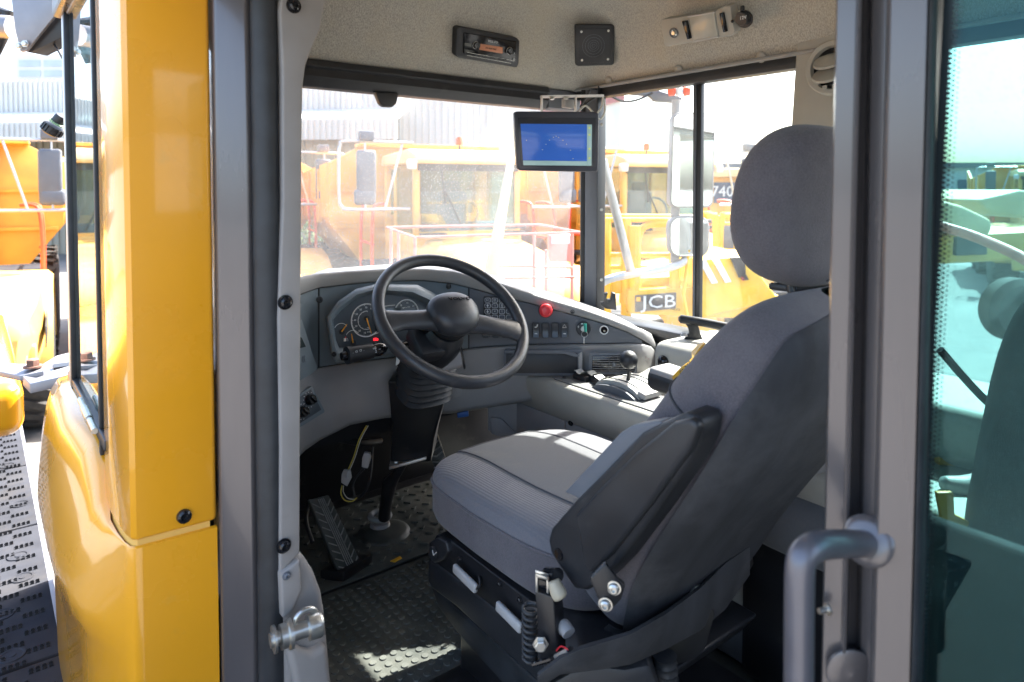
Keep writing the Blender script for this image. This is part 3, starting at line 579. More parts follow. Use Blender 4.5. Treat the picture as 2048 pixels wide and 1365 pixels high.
# ---- keypad
kp = thing('keypad', 'four by four block of dark keys with white symbols in the switch panel', 'keypad', PR.hit(995, 637))
plate(PR, rrect(967, 593, 1026, 642, 2), .004, .004, 'keypad_base', BLK, kp)
KEY = mat('key_membrane', (.06, .07, .09), .4, var=.05)
syms = [['ESC', 'O', '\\', ''], ['up', '1.1', '[]', ''], ['dn', '=', 'I', '-'], ['<', '', '', '']]
for r_ in range(4):
    for c_ in range(4):
        x = 969+c_*14.4; y = 596+r_*11.3
        if r_ == 0 and c_ == 3: continue
        k = plate(PR, rrect(x, y, x+12.4, y+9.6, 2), .0015, .0062, 'key', KEY, kp, .0006)
        b = MB(); b.tube([PR.hit(*q, .0064) for q in rrect(x+.6, y+.6, x+11.8, y+9, 2)], .0005, 4, closed=True); b.build('key_outline', WHT, kp)
        s = syms[r_][c_]; c = PR.hit(x+6.2, y+4.8, .007)
        if s in ('up', 'dn'):
            g_ = 1 if s == 'up' else -1; b = MB(); b.prism([PR.at(c, a*.001, q*.001*g_) for a, q in ((-1, -5), (1, -5), (1, 0), (4, 0), (0, 5), (-4, 0), (-1, 0))], PR.n*.0004); b.build('arrow_symbol', WHT, kp)
        elif s: text(s, .010 if len(s) < 3 else .0055, c, PR.u, PR.v, PR.n, WHT, kp, name='key_symbol')
# ---- rocker switches
RK = mat('rocker_black', (.025, .03, .038), .3, var=.1, coat=.2)
lab = ['farthest left in its row, half hidden by the steering wheel spoke', 'second in its row behind the steering wheel spoke', 'third in its row behind the steering wheel', 'with a steering wheel symbol just inside the wheel rim', 'with a heated seat symbol just outside the wheel rim', 'blank, left of the two blank ones below the red button', 'blank, right of the two blank ones below the red button', 'with a white hazard triangle']
for i, x in enumerate((964, 984, 1003, 1023, 1064, 1083, 1102, 1121)):
    t = thing('rocker_switch', 'dark rocker switch '+lab[i], 'switch', PR.hit(x+7, 678), 'rocker switches in the dashboard row')
    rounded = i in (0, 3, 4, 7); b_ = BLKG if rounded else RK
    plate(PR, rrect(x, 645.5, x+15.5, 676.5, 3.5), .006, .003, 'rocker_bezel', BLK, t, .001)
    rw = [rrect(x+1.6, 647+k*0, x+14, 675, 3) for k in (0,)][0]
    b = MB(); c = PR.hit(x+7.8, 661, .003)
    pts = []
    for k in range(7):
        f = -1+k/3; pts.append([PR.at(c, sx*.0098, -f*.0225, .004+.0045*abs(f)**1.5*(1 if f < 0 else .6)) for sx in (-1, -.92, .92, 1)])
        pts[-1][0] -= PR.n*.004; pts[-1][3] -= PR.n*.004
    b.grid(pts); b.build('rocker', RK, t, ang=50)
    if i in (3, 4, 7):
        b = MB(); b.box(PR.hit(x+7.8, 668, .0085), (.0085, .0012, .0015), rot=Matrix((PR.u, -PR.n, PR.v)).transposed()); b.build('indicator_bar', WHT, t)
    cc = PR.hit(x+7.8, 653, .0105)
    if i == 7:
        b = MB(); b.tube([PR.at(cc, *q) for q in ((-.006, -.004), (.006, -.004), (0, .006))], .0013, 5, closed=True); b.build('hazard_triangle', WHT, t)
    if i == 3:
        b = MB(); b.tube([PR.at(cc, .0052*cos(k*pi/6), .0052*sin(k*pi/6)) for k in range(12)], .0007, 4, closed=True); b.tube([PR.at(cc, -.005, 0), PR.at(cc, .005, 0)], .0007, 4); b.build('wheel_symbol', WHT, t)
    if i == 4:
        b = MB(); b.tube([PR.at(cc, *q) for q in ((.005, .006), (.003, -.002), (-.004, -.003))], .0018, 5); b.build('seat_symbol', WHT, t)
    if i == 0: text('»', .014, cc, PR.u, PR.v, PR.n, WHT, t, name='symbol')
t = thing('stop_button', 'round red mushroom push button in the dashboard', 'push button', PR.hit(1090, 633))
b = MB(); c = PR.hit(1091, 621, .003); b.lathe([(.012, 0), (.013, .012), (.0195, .013), (.0215, .018), (.0195, .024), (.013, .0275), (.012, .0265), (0, .0285)], c, PR.n, 32); b.build('cap', RED, t)
b = MB(); b.lathe([(0, 0), (.024, 0), (.024, .002), (0, .002)], c, PR.n, 32); b.build('collar', BLK, t)
t = thing('ignition_lock', 'black ignition lock with a green-headed key and ring in it', 'ignition lock', PR.hit(1167, 672))
c = PR.hit(1167, 658, .003); b = MB(); b.lathe([(0, 0), (.023, 0), (.021, .004), (.012, .005), (0, .005)], c, PR.n, 32); b.build('lock_plate', BLK, t)
b = MB(); b.lathe([(0, .004), (.0095, .005), (.009, .012), (0, .012)], c, PR.n, 24); b.build('barrel', ALU, t)
text('0', .009, PR.at(c, -.017, .007, .006), PR.u, PR.v, PR.n, WHT, t, name='lock_mark')
for a in (28, 8): 
    b = MB(); b.box(PR.at(c, -.005-.0*a, .016, .0055), (.006, .001, .003), rot=Matrix((PR.u, -PR.n, PR.v)).transposed()); b.build('lock_mark', WHT, t); break
ky = MB(); ky.tube([PR.hit(1170, 648, .03), PR.hit(1170.5, 656, .03), PR.hit(1171, 664, .028)], [.0045, .0045, .004], 10); kk = ky.build('key', GRN, t)
b = MB(); q = PR.hit(1169, 669, .03); b.tube([PR.at(q, .0095*cos(k*pi/9), .0095*sin(k*pi/9)) for k in range(18)], .0009, 5, closed=True); b.build('key_ring', STL, t)
b = MB(); b.box(PR.hit(1168, 682, .03), (.0028, .0045, .020), rot=Matrix((PR.u, -PR.n, PR.v)).transposed(), bev=.0008); b.build('spare_key_blade', ALU, t)
t = thing('lighter_socket', 'round socket with a pale ring near the right end of the switch panel', 'socket', PR.hit(1208, 670))
c = PR.hit(1208, 660.5, .003); b = MB(); b.lathe([(.0105, 0), (.0145, 0), (.0140, .0035), (.0115, .0035), (.0105, -.001)], c, PR.n, 32); b.build('ring', WHT, t)
b = MB(); b.lathe([(.0108, .001), (.010, -.0), (0, .0005)], c, PR.n, 24); b.build('barrel', BLKG, t)
b = MB(); b.lathe([(.003, 0), (.003, .004), (0, .004)], PR.at(c, .001, -.003, .001), PR.n, 12); b.build('contact', STL, t)
# ---- tray, vent, patch cover, left knob panel
t = thing('storage_tray', 'long dark plate standing for a shaded storage recess with a flip lid under the switch row', 'tray', PR.hit(1090, 752))
plate(PR, rrect(1008, 699, 1166, 752, 4), .01, .008, 'tray_frame', PLD, t, .002)
plate(PR, rrect(1012, 706, 1155, 747, 3), .003, .0105, 'tray_recess_shade', BLK, t, .001)  # flat dark plate stands for the shade of the open recess
b = MB(); b.prism([PR.hit(*q, .012) for q in ((1010, 700), (1128, 700), (1146, 704), (1160, 712), (1150, 714), (1130, 708), (1010, 707))], PR.n*.012, bev=.002); b.build('lid', PLD, t)
b = MB(); b.prism([PR.hit(*q, .010) for q in ((1156, 708), (1163, 704), (1164, 748), (1157, 748))], PR.n*.006, bev=.0015); b.build('end_wall', PLG, t)
for q in ((1124, 705), (1132, 707)): pscrew(PR, *q, .013, t, .003)
t = thing('dash_air_vent', 'rectangular dark air vent with horizontal slats left of the gear lever', 'air vent', PR.hit(1225, 748))
b = MB(); oo = rrect(1178, 706, 1274, 749, 5); ii = rrect(1184, 711, 1270, 745, 3)
b.loft([[PR.hit(*q, 0) for q in oo], [PR.hit(*q, .008) for q in oo], [PR.hit(*q, .009) for q in ii], [PR.hit(*q, .0035) for q in ii]], cap=False); b.build('vent_frame', PLD, t, ang=50)
plate(PR, ii, .001, .0035, 'vent_back', BLKG, t, .0003)
for k in range(7):
    y = 714+k*4.7; b = MB(); b.prism([PR.hit(1185, y, .004), PR.hit(1269, y, .004), PR.hit(1269, y+.9, .0095), PR.hit(1185, y+.9, .0095)], PR.v*.0012); b.build('slat', PLG, t)
for k in range(4):
    x = 1200+k*18; b = MB(); b.prism([PR.hit(x, 712, .004), PR.hit(x, 745, .004), PR.hit(x, 745, .006), PR.hit(x, 712, .006)], PR.u*.0015); b.build('fin', BLK, t)
b = MB(); b.box(PR.hit(1228, 730, .009), (.009, .004, .014), rot=Matrix((PR.u, -PR.n, PR.v)).transposed(), bev=.001); b.build('vent_tab', PLD, t)
kn = Plane(P(905, 790, d=dB(905)+.006), -Fh+UZ*.12)
t = thing('blank_cover', 'small square blanking cover low on the dashboard right of the steering column', 'cover', kn.hit(905, 800))
plate(kn, [(898, 772), (923, 769), (922, 793), (896, 799)], .006, .003, 'cover', PLG, t, .0012)
lp = Plane(P(622, 812, d=dB(622)-.05), V((.35, -1, .25)))
t = thing('heater_control', 'small control plate with two black rotary knobs at the left end of the dashboard', 'control panel', lp.hit(622, 845))
plate(lp, [(590, 795), (624, 772), (650, 822), (648, 826), (596, 858), (590, 856)], .02, .006, 'control_plate', PLS, t, .002)
plate(lp, [(590, 802), (622, 779), (643, 820), (596, 850)], .003, .0075, 'face', DIAL, t, .001)
for q in ((619, 800), (604, 824)):
    c = lp.hit(*q, .008); b = MB(); b.lathe([(0, 0), (.015, 0), (.0135, .014), (.012, .016), (0, .016)], c, lp.n, 20)
    b.box(c+lp.n*.019, (.005, .022, .006), rot=Matrix((lp.u, lp.v, lp.n)).transposed() @ Euler((0, 0, .7)).to_matrix(), bev=.001); b.build('knob', BLKG, t)
    b = MB()
    for k in range(9): a = R_(60+k*27); b.box(lp.at(c, .020*cos(a), .020*sin(a)), (.0018, .0018, .001), rot=Matrix((lp.u, lp.v, lp.n)).transposed())
    b.build('dial_marks', WHT, t)
sp = Plane(P(612, 700, d=dB(612)-.012), V((.45, -1, .12)))
t = thing('side_screen_panel', 'blue grey side panel with a small dark screen at the left end of the dashboard', 'panel', sp.hit(612, 748))
plate(sp, [(585, 632), (604, 640), (636, 738), (622, 750), (585, 770)], .01, .008, 'panel', PLS, t, .002)
plate(sp, [(585, 668), (604, 676), (612, 694), (600, 697), (585, 698)], .002, .009, 'screen', LCD, t, .0005)
text('((', .02, sp.hit(607, 718, .009), sp.u, sp.v, sp.n, PLD, t, name='symbol')

# ================================================================= STEERING COLUMN AND WHEEL
A = R_(42); WC = P(906, 634, d=1.88); wn = V((0, -sin(A), cos(A))); wu = V((1, 0, 0)); wv = wn.cross(wu)
def W(a, c, e=0): return WC + wu*a + wv*c + wn*e
t = thing('steering_wheel', 'black two-spoke steering wheel with a rounded centre boss', 'steering wheel', WC)
RW = .214
b = MB(); b.tube([W(RW*cos(k*pi/40), RW*sin(k*pi/40)) for k in range(80)], .0178, 18, closed=True); b.build('rim', WHL, t, ang=80)
def spoke(a, wob):
    ca, sa = cos(R_(a)), sin(R_(a)); rings = []
    for r, hw, th, e in ((.04, .042, .022, -.012), (.08, .032, .020, -.006), (.12, .030, .017, -.002), (.16, .031, .015, .0), (.19, .036, .014, 0), (.207, .050, .014, 0), (.218, .062, .010, 0)):
        rings.append([W(ca*r-sa*hw*cos(k*pi/8), sa*r+ca*hw*cos(k*pi/8), e+th*sin(k*pi/8)) for k in range(16)])
    b = MB(); b.loft(rings); return b.build('spoke', WHL, t, ang=80)
spoke(176, 0); spoke(-24, 0)
b = MB(); b.ell(W(0, .004, .006), (.078, .066, .044), rot=Matrix((wu, wv, wn)).transposed(), e=.85, n=32, m=18, fn=lambda p: V((p.x*(1-.12*max(0, -p.y)/.066), p.y, p.z))); b.build('centre_boss', WHL, t, ang=80)
text('VOLVO', .017, W(.012, .022, .0495), (wu+wn*-.12), wv-wn*.25, wn, BLKG, t, .001, sx=1.35)
b = MB(); b.lathe([(.055, -.012), (.058, -.02), (.052, -.04), (.038, -.055), (0, -.055)], WC, wn, 28); b.build('hub_skirt', BLK, t, ang=60)
cx_ = thing('steering_column', 'black steering column with ribbed gaiter and pedestal beneath the wheel', 'steering column', P(825, 1040, z=ZF))
def Q(px, py, d): return P(px, py, d=d)
b = MB(); pr_ = [(.05, -.05), (.062, -.075), (.066, -.11), (.06, -.16), (0, -.16)]; b.lathe(pr_, WC+wv*-.0, wn, 24); b.build('upper_shroud', BLK, cx_, ang=60)
b = MB(); b.box(W(-.03, -.01, -.095), (.13, .10, .05), rot=Matrix((wu, wv, wn)).transposed(), bev=.012); b.build('switch_housing', BLK, cx_)
b = MB(); b.prism([Q(*q) for q in ((893, 694, 1.96), (918, 712, 1.94), (922, 738, 1.94), (880, 748, 1.94), (836, 730, 1.96), (850, 700, 1.97))], wn*.02, bev=.006, seg=3); b.build('shroud_base', PLG, cx_)
b = MB(); b.prism([Q(*q) for q in ((918, 690, 1.93), (922, 692, 1.93), (931, 738, 1.93), (928, 740, 1.93))], Fh*.02, bev=.001); b.build('column_trim_edge', BLKG, cx_)
# bellows: stacked rounded-square rings running from under the wheel down to the pedestal
top = Q(858, 702, 1.98); bot = Q(846, 772, 1.97); rings = []; mg = 15
for k in range(mg):
    f = k/(mg-1); c = top.lerp(bot, f); hx = .078*(1-f*.12)+(.010 if k % 2 else 0); hy = .06*(1-f*.2)+(.010 if k % 2 else 0)
    c = c + V((0, .0, -.035*f)); rings.append([c + V((hx*math.copysign(abs(cos(a))**.6, cos(a)), hy*math.copysign(abs(sin(a))**.6, sin(a)), -.10*math.copysign(abs(sin(a))**.6, sin(a))*.0 + .04*cos(a)*-1*0)) + wv*0 for a in [j*pi/14 for j in range(28)]])
ax_t = (wn*.7+UZ*.3).normalized()
rot_ = UZ.rotation_difference(ax_t).to_matrix()
rings2 = []
for k, r in enumerate(rings):
    c = sum(r, V())/len(r); f = k/(mg-1); m_ = Quaternion().slerp(UZ.rotation_difference(ax_t), 1-f*.6).to_matrix() if False else UZ.rotation_difference((wn*(.8-f*.3)+UZ*(.2+f*.3)).normalized()).to_matrix()
    rings2.append([c+m_ @ (p-c) for p in r])
b = MB(); b.loft(rings2); b.build('bellows', RUB, cx_, ang=50)
b = MB(); b.prism([Q(*q) for q in ((793, 712, 1.87), (802, 708, 1.86), (798, 728, 1.86), (791, 733, 1.87))], Fh*.01, bev=.002); b.build('marker_tab', WHT, cx_)
b = MB()
pt = [Q(775, 762, 1.96), Q(896, 775, 1.96), Q(868, 880, 2.02), Q(862, 925, 2.05), Q(779, 925, 2.05), Q(783, 850, 2.0)]
b.prism(pt, Fh*.14, bev=.008, seg=3); b.build('pedestal', BLKM, cx_)
b = MB(); b.prism([Q(*q) for q in ((778, 935, 2.03), (784, 905, 2.1), (858, 903, 2.12), (852, 915, 2.03))], -UZ*.008, bev=.001); b.build('floor_bracket', ALU, cx_)
for q in ((792, 925), (826, 914), (846, 910)): bolt(cx_, Q(*q, 2.06), UZ, .008, STL, hexa=True)
b = MB(); b.tube([Q(815, 905, 2.12), Q(792, 950, 2.12), Q(779, 968, 2.14), Q(773, 1000, 2.18), Q(768, 1035, 2.22)], [.02, .015, .024, .02, .02], 14); b.build('lower_shaft', BLKM, cx_)
fc = P(760, 1062, z=ZF)
b = MB(); b.lathe([(0, 0), (.046, 0), (.048, .006), (.036, .012), (.032, .028), (.030, .03)], fc, UZ, 28); b.build('boot_base', PLG, cx_)
b = MB(); b.tube([fc+V((.032*cos(k*pi/12), .032*sin(k*pi/12), .052)) for k in range(24)], .010, 10, closed=True); b.build('boot_collar', mat('boot_grey', (.28, .29, .29), .6), cx_, ang=80)
b = MB(); b.lathe([(.09, 0), (.086, .010), (.07, .015), (.045, .018)], fc+V((.0, -.03, .001)), UZ, 32); b.build('floor_boot', MATF, cx_, ang=60)
# stalk
st = [(694, 711), (700, 710), (744, 702), (757, 699), (770, 694), (800, 690), (845, 683)]
b = MB(); pth = [PC.hit(*q, .09) for q in st]; b.tube(pth[:3], [.0205, .0225, .021], 18); b.build('stalk_grip', BLK, cx_, ang=50)
b = MB(); b.tube([PC.hit(*q, .09) for q in ((744, 702), (757, 699), (768, 695.5), (774, 693.5))], [.019, .0205, .015, .006], 18); b.tube(pth[4:], .0055, 10); b.build('stalk_arm', BLKG, cx_, ang=60)
b = MB(); b.tube([PC.hit(683, 713.5, .09), PC.hit(690, 712, .09), PC.hit(693, 711.4, .09)], [.011, .013, .013], 16); b.build('stalk_end_button', BLKG, cx_, ang=50)
b = MB(); b.tube([PC.hit(693, 711.4, .09), PC.hit(698, 710.6, .09)], [.0245, .0245], 20); b.build('stalk_collar', BLK, cx_)
cq = PC.hit(751, 701, .112)
text('»0', .011, PC.at(PC.hit(749, 697, .1095), 0, 0, 0), PC.u, PC.v, PC.n, WHT, cx_, name='stalk_symbol'); text('»0', .011, PC.hit(750, 704, .1095), PC.u, PC.v, PC.n, WHT, cx_, name='stalk_symbol')
text('-  O  O  .', .009, PC.hit(717, 703, .111), PC.u-PC.v*-.12, PC.v, PC.n, WHT, cx_, name='stalk_symbol')
b = MB(); b.tube([PC.hit(968, 664, .12), PC.hit(995, 662, .12), PC.hit(1003, 668, .12)], [.012, .015, .008], 12); b.build('right_stalk', PLG, cx_, ang=60)
b = MB(); b.tube([W(-.05, .02, -.06), W(-.08, .03, -.05)], [.02, .016], 14); b.build('lever_socket', BLKG, cx_)

# ================================================================= PEDALS, WIRES, MAT
t = thing('accelerator_pedal', 'long ribbed black rubber pedal on the cab floor by the doorway', 'pedal', P(680, 1150, z=ZF+.02))
pp = [P(618, 1000, d=2.02), P(658, 990, d=2.07), P(726, 1132, d=2.05), P(684, 1158, d=1.98)]
nr = (pp[1]-pp[0]).cross(pp[3]-pp[0]).normalized()
if nr.dot(-Fw) < 0: nr = -nr
def bil(u_, v_, e=0): return (pp[0].lerp(pp[1], u_)).lerp(pp[3].lerp(pp[2], u_), v_) + nr*e
b = MB(); b.prism([bil(0, 0), bil(1, 0), bil(1, 1), bil(0, 1)], -nr*.018, bev=.004); b.build('pad', MATF, t)
for k in range(4):
    u0 = .38+k*.085; b = MB(); b.prism([bil(u0, .02), bil(u0+.035, .02), bil(u0+.035, .98), bil(u0, .98)], nr*.004, bev=.001); b.build('rib', mat('rib_grey', (.16, .16, .155), .8) if k == 0 else RIB, t) if k else None
    if k == 0: RIB = mat('rib_rubber_dusty', (.27, .27, .26), .85, var=.2, vscale=40); b.build('rib', RIB, t)
for k in range(9):
    v0 = .05+k*.1
    for (ua, ub, dv) in ((.05, .34, .07), (.95, .70, .07)):
        b = MB(); b.prism([bil(ua, v0, 0), bil(ub, v0+dv, 0), bil(ub, v0+dv+.018, 0), bil(ua, v0+.018, 0)], nr*.0035, bev=.0008); b.build('rib', RIB, t)
b = MB(); b.prism([P(640, 1160, z=ZF+.006), P(688, 1165, z=ZF+.006), P(745, 1128, z=ZF+.006), P(700, 1125, z=ZF+.006)], UZ*.03, bev=.004); b.build('heel_hinge', BLKM, t)
t = thing('brake_pedal', 'dusty ribbed pedal half hidden under the dashboard behind the column', 'pedal', P(890, 930, d=2.3))
q4 = [P(848, 870, d=2.35), P(872, 862, d=2.35), P(902, 950, d=2.3), P(876, 960, d=2.3)]
b = MB(); b.prism(q4, Fh*.015, bev=.003); b.build('pad', MATF, t)
for k in range(7):
    f = .08+k*.13; a = q4[0].lerp(q4[3], f); c = q4[1].lerp(q4[2], f); b = MB(); b.tube([a-Fh*.003, a.lerp(c, .5)-Fh*.005+V((0, 0, -.008)), c-Fh*.003], .003, 5); b.build('rib', RIB, t)
t = thing('foot_rest', 'dark finned foot pad on the floor just ahead of the seat cushion', 'foot pad', P(960, 915, d=2.4))
b = MB(); b.prism([P(*q, d=2.45) for q in ((925, 912), (985, 906), (990, 918), (925, 925))], Fh*.03, bev=.004); b.build('pad', MATF, t)
for k in range(7):
    x = 930+k*8; b = MB(); b.prism([P(*q, d=2.44) for q in ((x, 910), (x+4, 910), (x+3, 921), (x-1, 921))], -Fh*.008); b.build('rib', RIB, t)
t = thing('floor_mat', 'dark studded rubber floor mat in front of the seat', 'floor mat', (1.0, 1.3, ZF))
b = MB(); b.box((1.13, .78, ZF+.004), (1.22, 2.1, .008), bev=.002); b.build('mat', MATF, t)
b = MB(); b.box((1.13, 2.08, ZF+.003), (1.22, .46, .006), bev=.002); b.build('front_mat', MATF, t)
b = MB()
for j in range(52):
    for i in range(27):
        x = .54+i*.0285; y = .35+j*.0285
        b.lathe([(.0098, 0), (.0088, .0026), (.0, .0026)], V((x, y, ZF+.0082)), UZ, 10)
for j in range(9):
    for i in range(18):
        x = .53+i*.05; y = 1.9+j*.048
        b.box((x, y, ZF+.0085), (.026, .012, .005), rot=(0, 0, 45 if (i+j) % 2 else -45))
tag(b.build('stud', MATF, t, ang=40), kind='stuff')
b = MB()
for j in range(14):
    for i in range(8):
        x = 1.33+i*.055+(j % 2)*.0; y = .05+j*.062
        b.box((x, y, ZF+.010), (.034, .034, .006), rot=(0, 0, 45), bev=.006, seg=1)
tag(b.build('diamond_stud', MATF, t), kind='stuff')
t = thing('yellow_scrap', 'small scrap of yellow tape lying on the floor mat edge', 'scrap', P(792, 1121, z=ZF+.01))
b = MB(); b.prism([P(*q, z=ZF+.012) for q in ((780, 1124), (800, 1114), (804, 1118), (790, 1126))], UZ*.003, bev=.001); b.build('tape', YTAG, t)
t = thing('loose_wires', 'loose yellow and white wires with a pale plug hanging under the dashboard', 'wiring', Q(700, 980, 2.05))
WY = mat('wire_yellow', (.6, .5, .08), .5); WW = mat('wire_white', (.6, .6, .55), .5); CONN = mat('connector_white', (.5, .5, .5), .5)
c1 = cr([Q(733, 852, 2.0), Q(718, 880, 2.02), Q(707, 915, 2.04), Q(694, 945, 2.05)], 6)
b = MB(); b.tube(c1, .0018, 6); b.build('yellow_wire', WY, t)
b = MB(); b.tube([p+Rt*.005 for p in c1], .0014, 6); b.build('white_wire', WW, t)
b = MB(); b.prism([Q(*q, 2.04) for q in ((686, 942), (699, 942), (702, 958), (694, 974), (682, 966), (683, 950))], Fh*.015, bev=.002); b.build('plug', CONN, t)
b = MB(); b.box(Q(695, 948, 2.035), (.014, .012, .022), rot=(0, 10, 20), bev=.002); b.build('plug_shell', CONN, t)
b = MB(); b.tube(cr([Q(684, 972, 2.05), Q(682, 988, 2.05), Q(690, 1001, 2.05), Q(704, 1003, 2.05), Q(714, 996, 2.05)], 6), .0018, 6); b.build('yellow_wire', WY, t)
b = MB(); b.tube(cr([Q(687, 972, 2.05), Q(687, 985, 2.05), Q(696, 997, 2.05), Q(710, 999, 2.05)], 6), .0013, 6); b.build('white_wire', WW, t)
t = thing('grey_plug', 'pale grey wire plug with a black corrugated lead hanging right of the yellow wires', 'connector', Q(730, 925, 2.1))
b = MB(); b.prism([Q(*q, 2.1) for q in ((728, 906), (740, 908), (741, 918), (735, 938), (723, 935), (724, 918))], Fh*.015, bev=.002); b.build('shell', CONN, t)
b = MB(); b.tube(cr([Q(728, 938, 2.1), Q(712, 955, 2.1), Q(706, 975, 2.1), Q(714, 998, 2.1), Q(735, 975, 2.1), Q(742, 940, 2.12), Q(745, 895, 2.15)], 6), .004, 8); b.build('corrugated_lead', BLK, t)
t = thing('blue_connector', 'bright blue cable connector hanging under the dashboard', 'connector', Q(925, 840, 2.2))
b = MB(); b.box(Q(929, 808, 2.25), (.045, .02, .016), rot=(0, 5, -35), bev=.003); b.box(Q(926, 828, 2.25), (.038, .02, .018), rot=(0, -8, -35), bev=.003); b.tube([Q(922, 812, 2.25), Q(920, 826, 2.25)], .004); b.build('plug', BLU, t)
t = thing('hose_under_dash', 'dark rubber hose curving beneath the left of the dashboard', 'hose', Q(690, 880, 2.2))
b = MB(); b.tube(cr([Q(650, 870, 2.1), Q(680, 878, 2.15), Q(720, 885, 2.2), Q(760, 882, 2.3)], 6), .012, 10); b.tube(cr([Q(620, 1000, 2.1), Q(612, 1040, 2.05), Q(625, 1085, 2.0)], 6), .006, 8); b.build('hose', RUB, t)

# ================================================================= ROOF FITTINGS
FR = Plane((0, 1.925, .55), V((0, -1, -.42)))
t = thing('radio', 'black car radio with an orange display set into the headliner above the windscreen', 'radio', FR.hit(975, 130))
def parr(pl, pts, off, th, nm, m, par, bev=.002): return plate(pl, pts, th, off, nm, m, par, bev, 2)
parr(FR, [(914, 58), (920, 54), (1034, 76), (1040, 82), (1038, 128), (1034, 136), (918, 116), (911, 110)], .022, .05, 'housing', BLK, t, .005)
parr(FR, [(929, 66), (1033, 84), (1031, 127), (928, 108)], .028, .012, 'face_frame', BLKG, t, .002)
AMB = mat('radio_display', (.50, .20, .10), .4)
parr(FR, [(960, 88), (1006, 95), (1005, 108), (959, 100)], .0295, .003, 'display', AMB, t, .0005)
text('FM 102.8 MHZ', .0075, FR.hit(982, 98, .030), FR.u, FR.v, FR.n, BLKG, t, name='display_text')
text('VOLVO', .010, FR.hit(986, 84, .0295), FR.u, FR.v, FR.n, WHT, t, name='brand_lettering', sx=1.3)
for q, m_ in (((952, 91), BLKG), ((1019, 102), BLKG)):
    b = MB(); b.lathe([(.0135, 0), (.013, .008), (.011, .010), (.008, .009), (0, .009)], FR.hit(*q, .029), FR.n, 20); b.build('knob', m_, t)
    b = MB(); b.tube([FR.at(FR.hit(*q, .037), .0125*cos(k*pi/9), .0125*sin(k*pi/9)) for k in range(18)], .0006, 4, closed=True); b.build('knob_ring', ALU, t)
for k in range(8):
    x = 949+k*8.2; y = 108+k*1.45; parr(FR, [(x, y), (x+7, y+1.2), (x+7, y+4.6), (x, y+3.4)], .030, .003, 'preset_button', BLK, t, .0005)
b = MB(); b.tube([FR.hit(934, 105, .0295), FR.hit(1025, 121.5, .0295)], .0006, 4); b.tube([FR.hit(934, 111, .0295), FR.hit(1022, 127, .0295)], .0006, 4); b.build('trim_line', STL, t)
b = MB(); c = FR.hit(1028, 119.5, .030); b.tube([FR.at(c, .0035*cos(k*pi/5), .0035*sin(k*pi/5)) for k in range(10)], .0012, 5, closed=True); b.build('aux_socket', WHT, t)
text('t', .008, FR.hit(1029, 107, .030), FR.u, FR.v, FR.n, WHT, t, name='symbol')
SPp = Plane(P(1188, 92, d=2.52), -Fh*.98-UZ*.30+Rt*-.03)
t = thing('roof_speaker', 'square black loudspeaker grille in the headliner corner above the screen monitor', 'speaker', SPp.hit(1188, 132))
parr(SPp, [(1150, 52), (1154, 50), (1225, 49), (1229, 53), (1228, 128), (1224, 131), (1156, 133), (1151, 130)], .012, .05, 'frame', BLK, t, .003)
parr(SPp, [(1157, 59), (1222, 57), (1221, 125), (1158, 127)], .0135, .006, 'grille', BLK, t, .001)
c = SPp.hit(1187, 92, .0137)
for r_, nn_ in ((.020, 16), (.013, 12), (.006, 6), (.030, 30), (.040, 30)):
    b = MB(); b.tube([SPp.at(c, r_*cos(k*2*pi/nn_), r_*sin(k*2*pi/nn_)) for k in range(nn_)], .0007, 4, closed=True); b.build('cone_ring', PLD, t)
for q in ((1163, 64), (1217, 62), (1164, 121), (1216, 119)): bolt(t, SPp.hit(*q, .0135), SPp.n, .0035, STL, name='screw')
LM = Plane(P(1395, 50, x=1.79), V((-1, 0, -.42)))
t = thing('roof_lamp', 'beige roof lamp unit with frosted lens, round spot lamp and two black rockers', 'lamp', LM.hit(1390, 90))
parr(LM, [(1320, 42), (1326, 39), (1375, 32), (1430, 22), (1450, 12), (1460, 12), (1470, 66), (1464, 72), (1334, 94), (1328, 92)], .012, .04, 'housing', CON, t, .005)
FROST = mat('frosted_lens', (.38, .38, .34), .3, bump=.6, bscale=400, coat=.5)
parr(LM, [(1377, 33), (1428, 25), (1436, 74), (1386, 84)], .017, .01, 'lens', FROST, t, .003)
for pts in ([(1374, 33), (1428, 24), (1429, 27), (1375, 36)], [(1385, 82), (1436, 72), (1437, 76), (1386, 86)]): parr(LM, pts, .018, .008, 'lens_rim', LGR, t, .001)
for c_, pts in ((0, [(1363, 43), (1373, 42), (1381, 78), (1374, 80)]), (1, [(1438, 27), (1446, 26), (1453, 64), (1446, 66)])): parr(LM, pts, .020, .012, 'rocker', BLKG, t, .002)
c = LM.hit(1348, 66, .0125); b = MB(); b.lathe([(.0165, 0), (.0165, .003), (.0135, .003), (.013, .001), (0, .001)], c, LM.n, 28); b.build('spot_bezel', PLD, t)
b = MB(); b.lathe([(.0125, .001), (.010, .004), (.006, .002), (.0055, .006), (0, .006)], c, LM.n, 12); b.build('spot_lens', STL, t, ang=10)
pscrew(LM, 1465, 43, .012, t, .004)
t = thing('power_socket', 'black capped 12V power socket in the headliner right of the roof lamp', 'socket', P(1488, 50, x=1.8))
c = LM.hit(1487, 36, .006); b = MB(); b.lathe([(.0, 0), (.0205, 0), (.021, .012), (.019, .016), (0, .016)], c, LM.n, 28); b.build('cap', BLK, t)
b = MB(); b.lathe([(0, 0), (.026, 0), (.026, .006), (0, .006)], LM.hit(1490, 38, 0), LM.n, 28); b.build('socket_body', BLK, t)
b = MB(); b.box(LM.hit(1485, 17, .012), (.01, .012, .016), bev=.004); b.build('hinge_tab', BLK, t)
text('12V', .0145, LM.hit(1486, 36, .0225), LM.u, LM.v+LM.u*.15, LM.n, WHT, t)

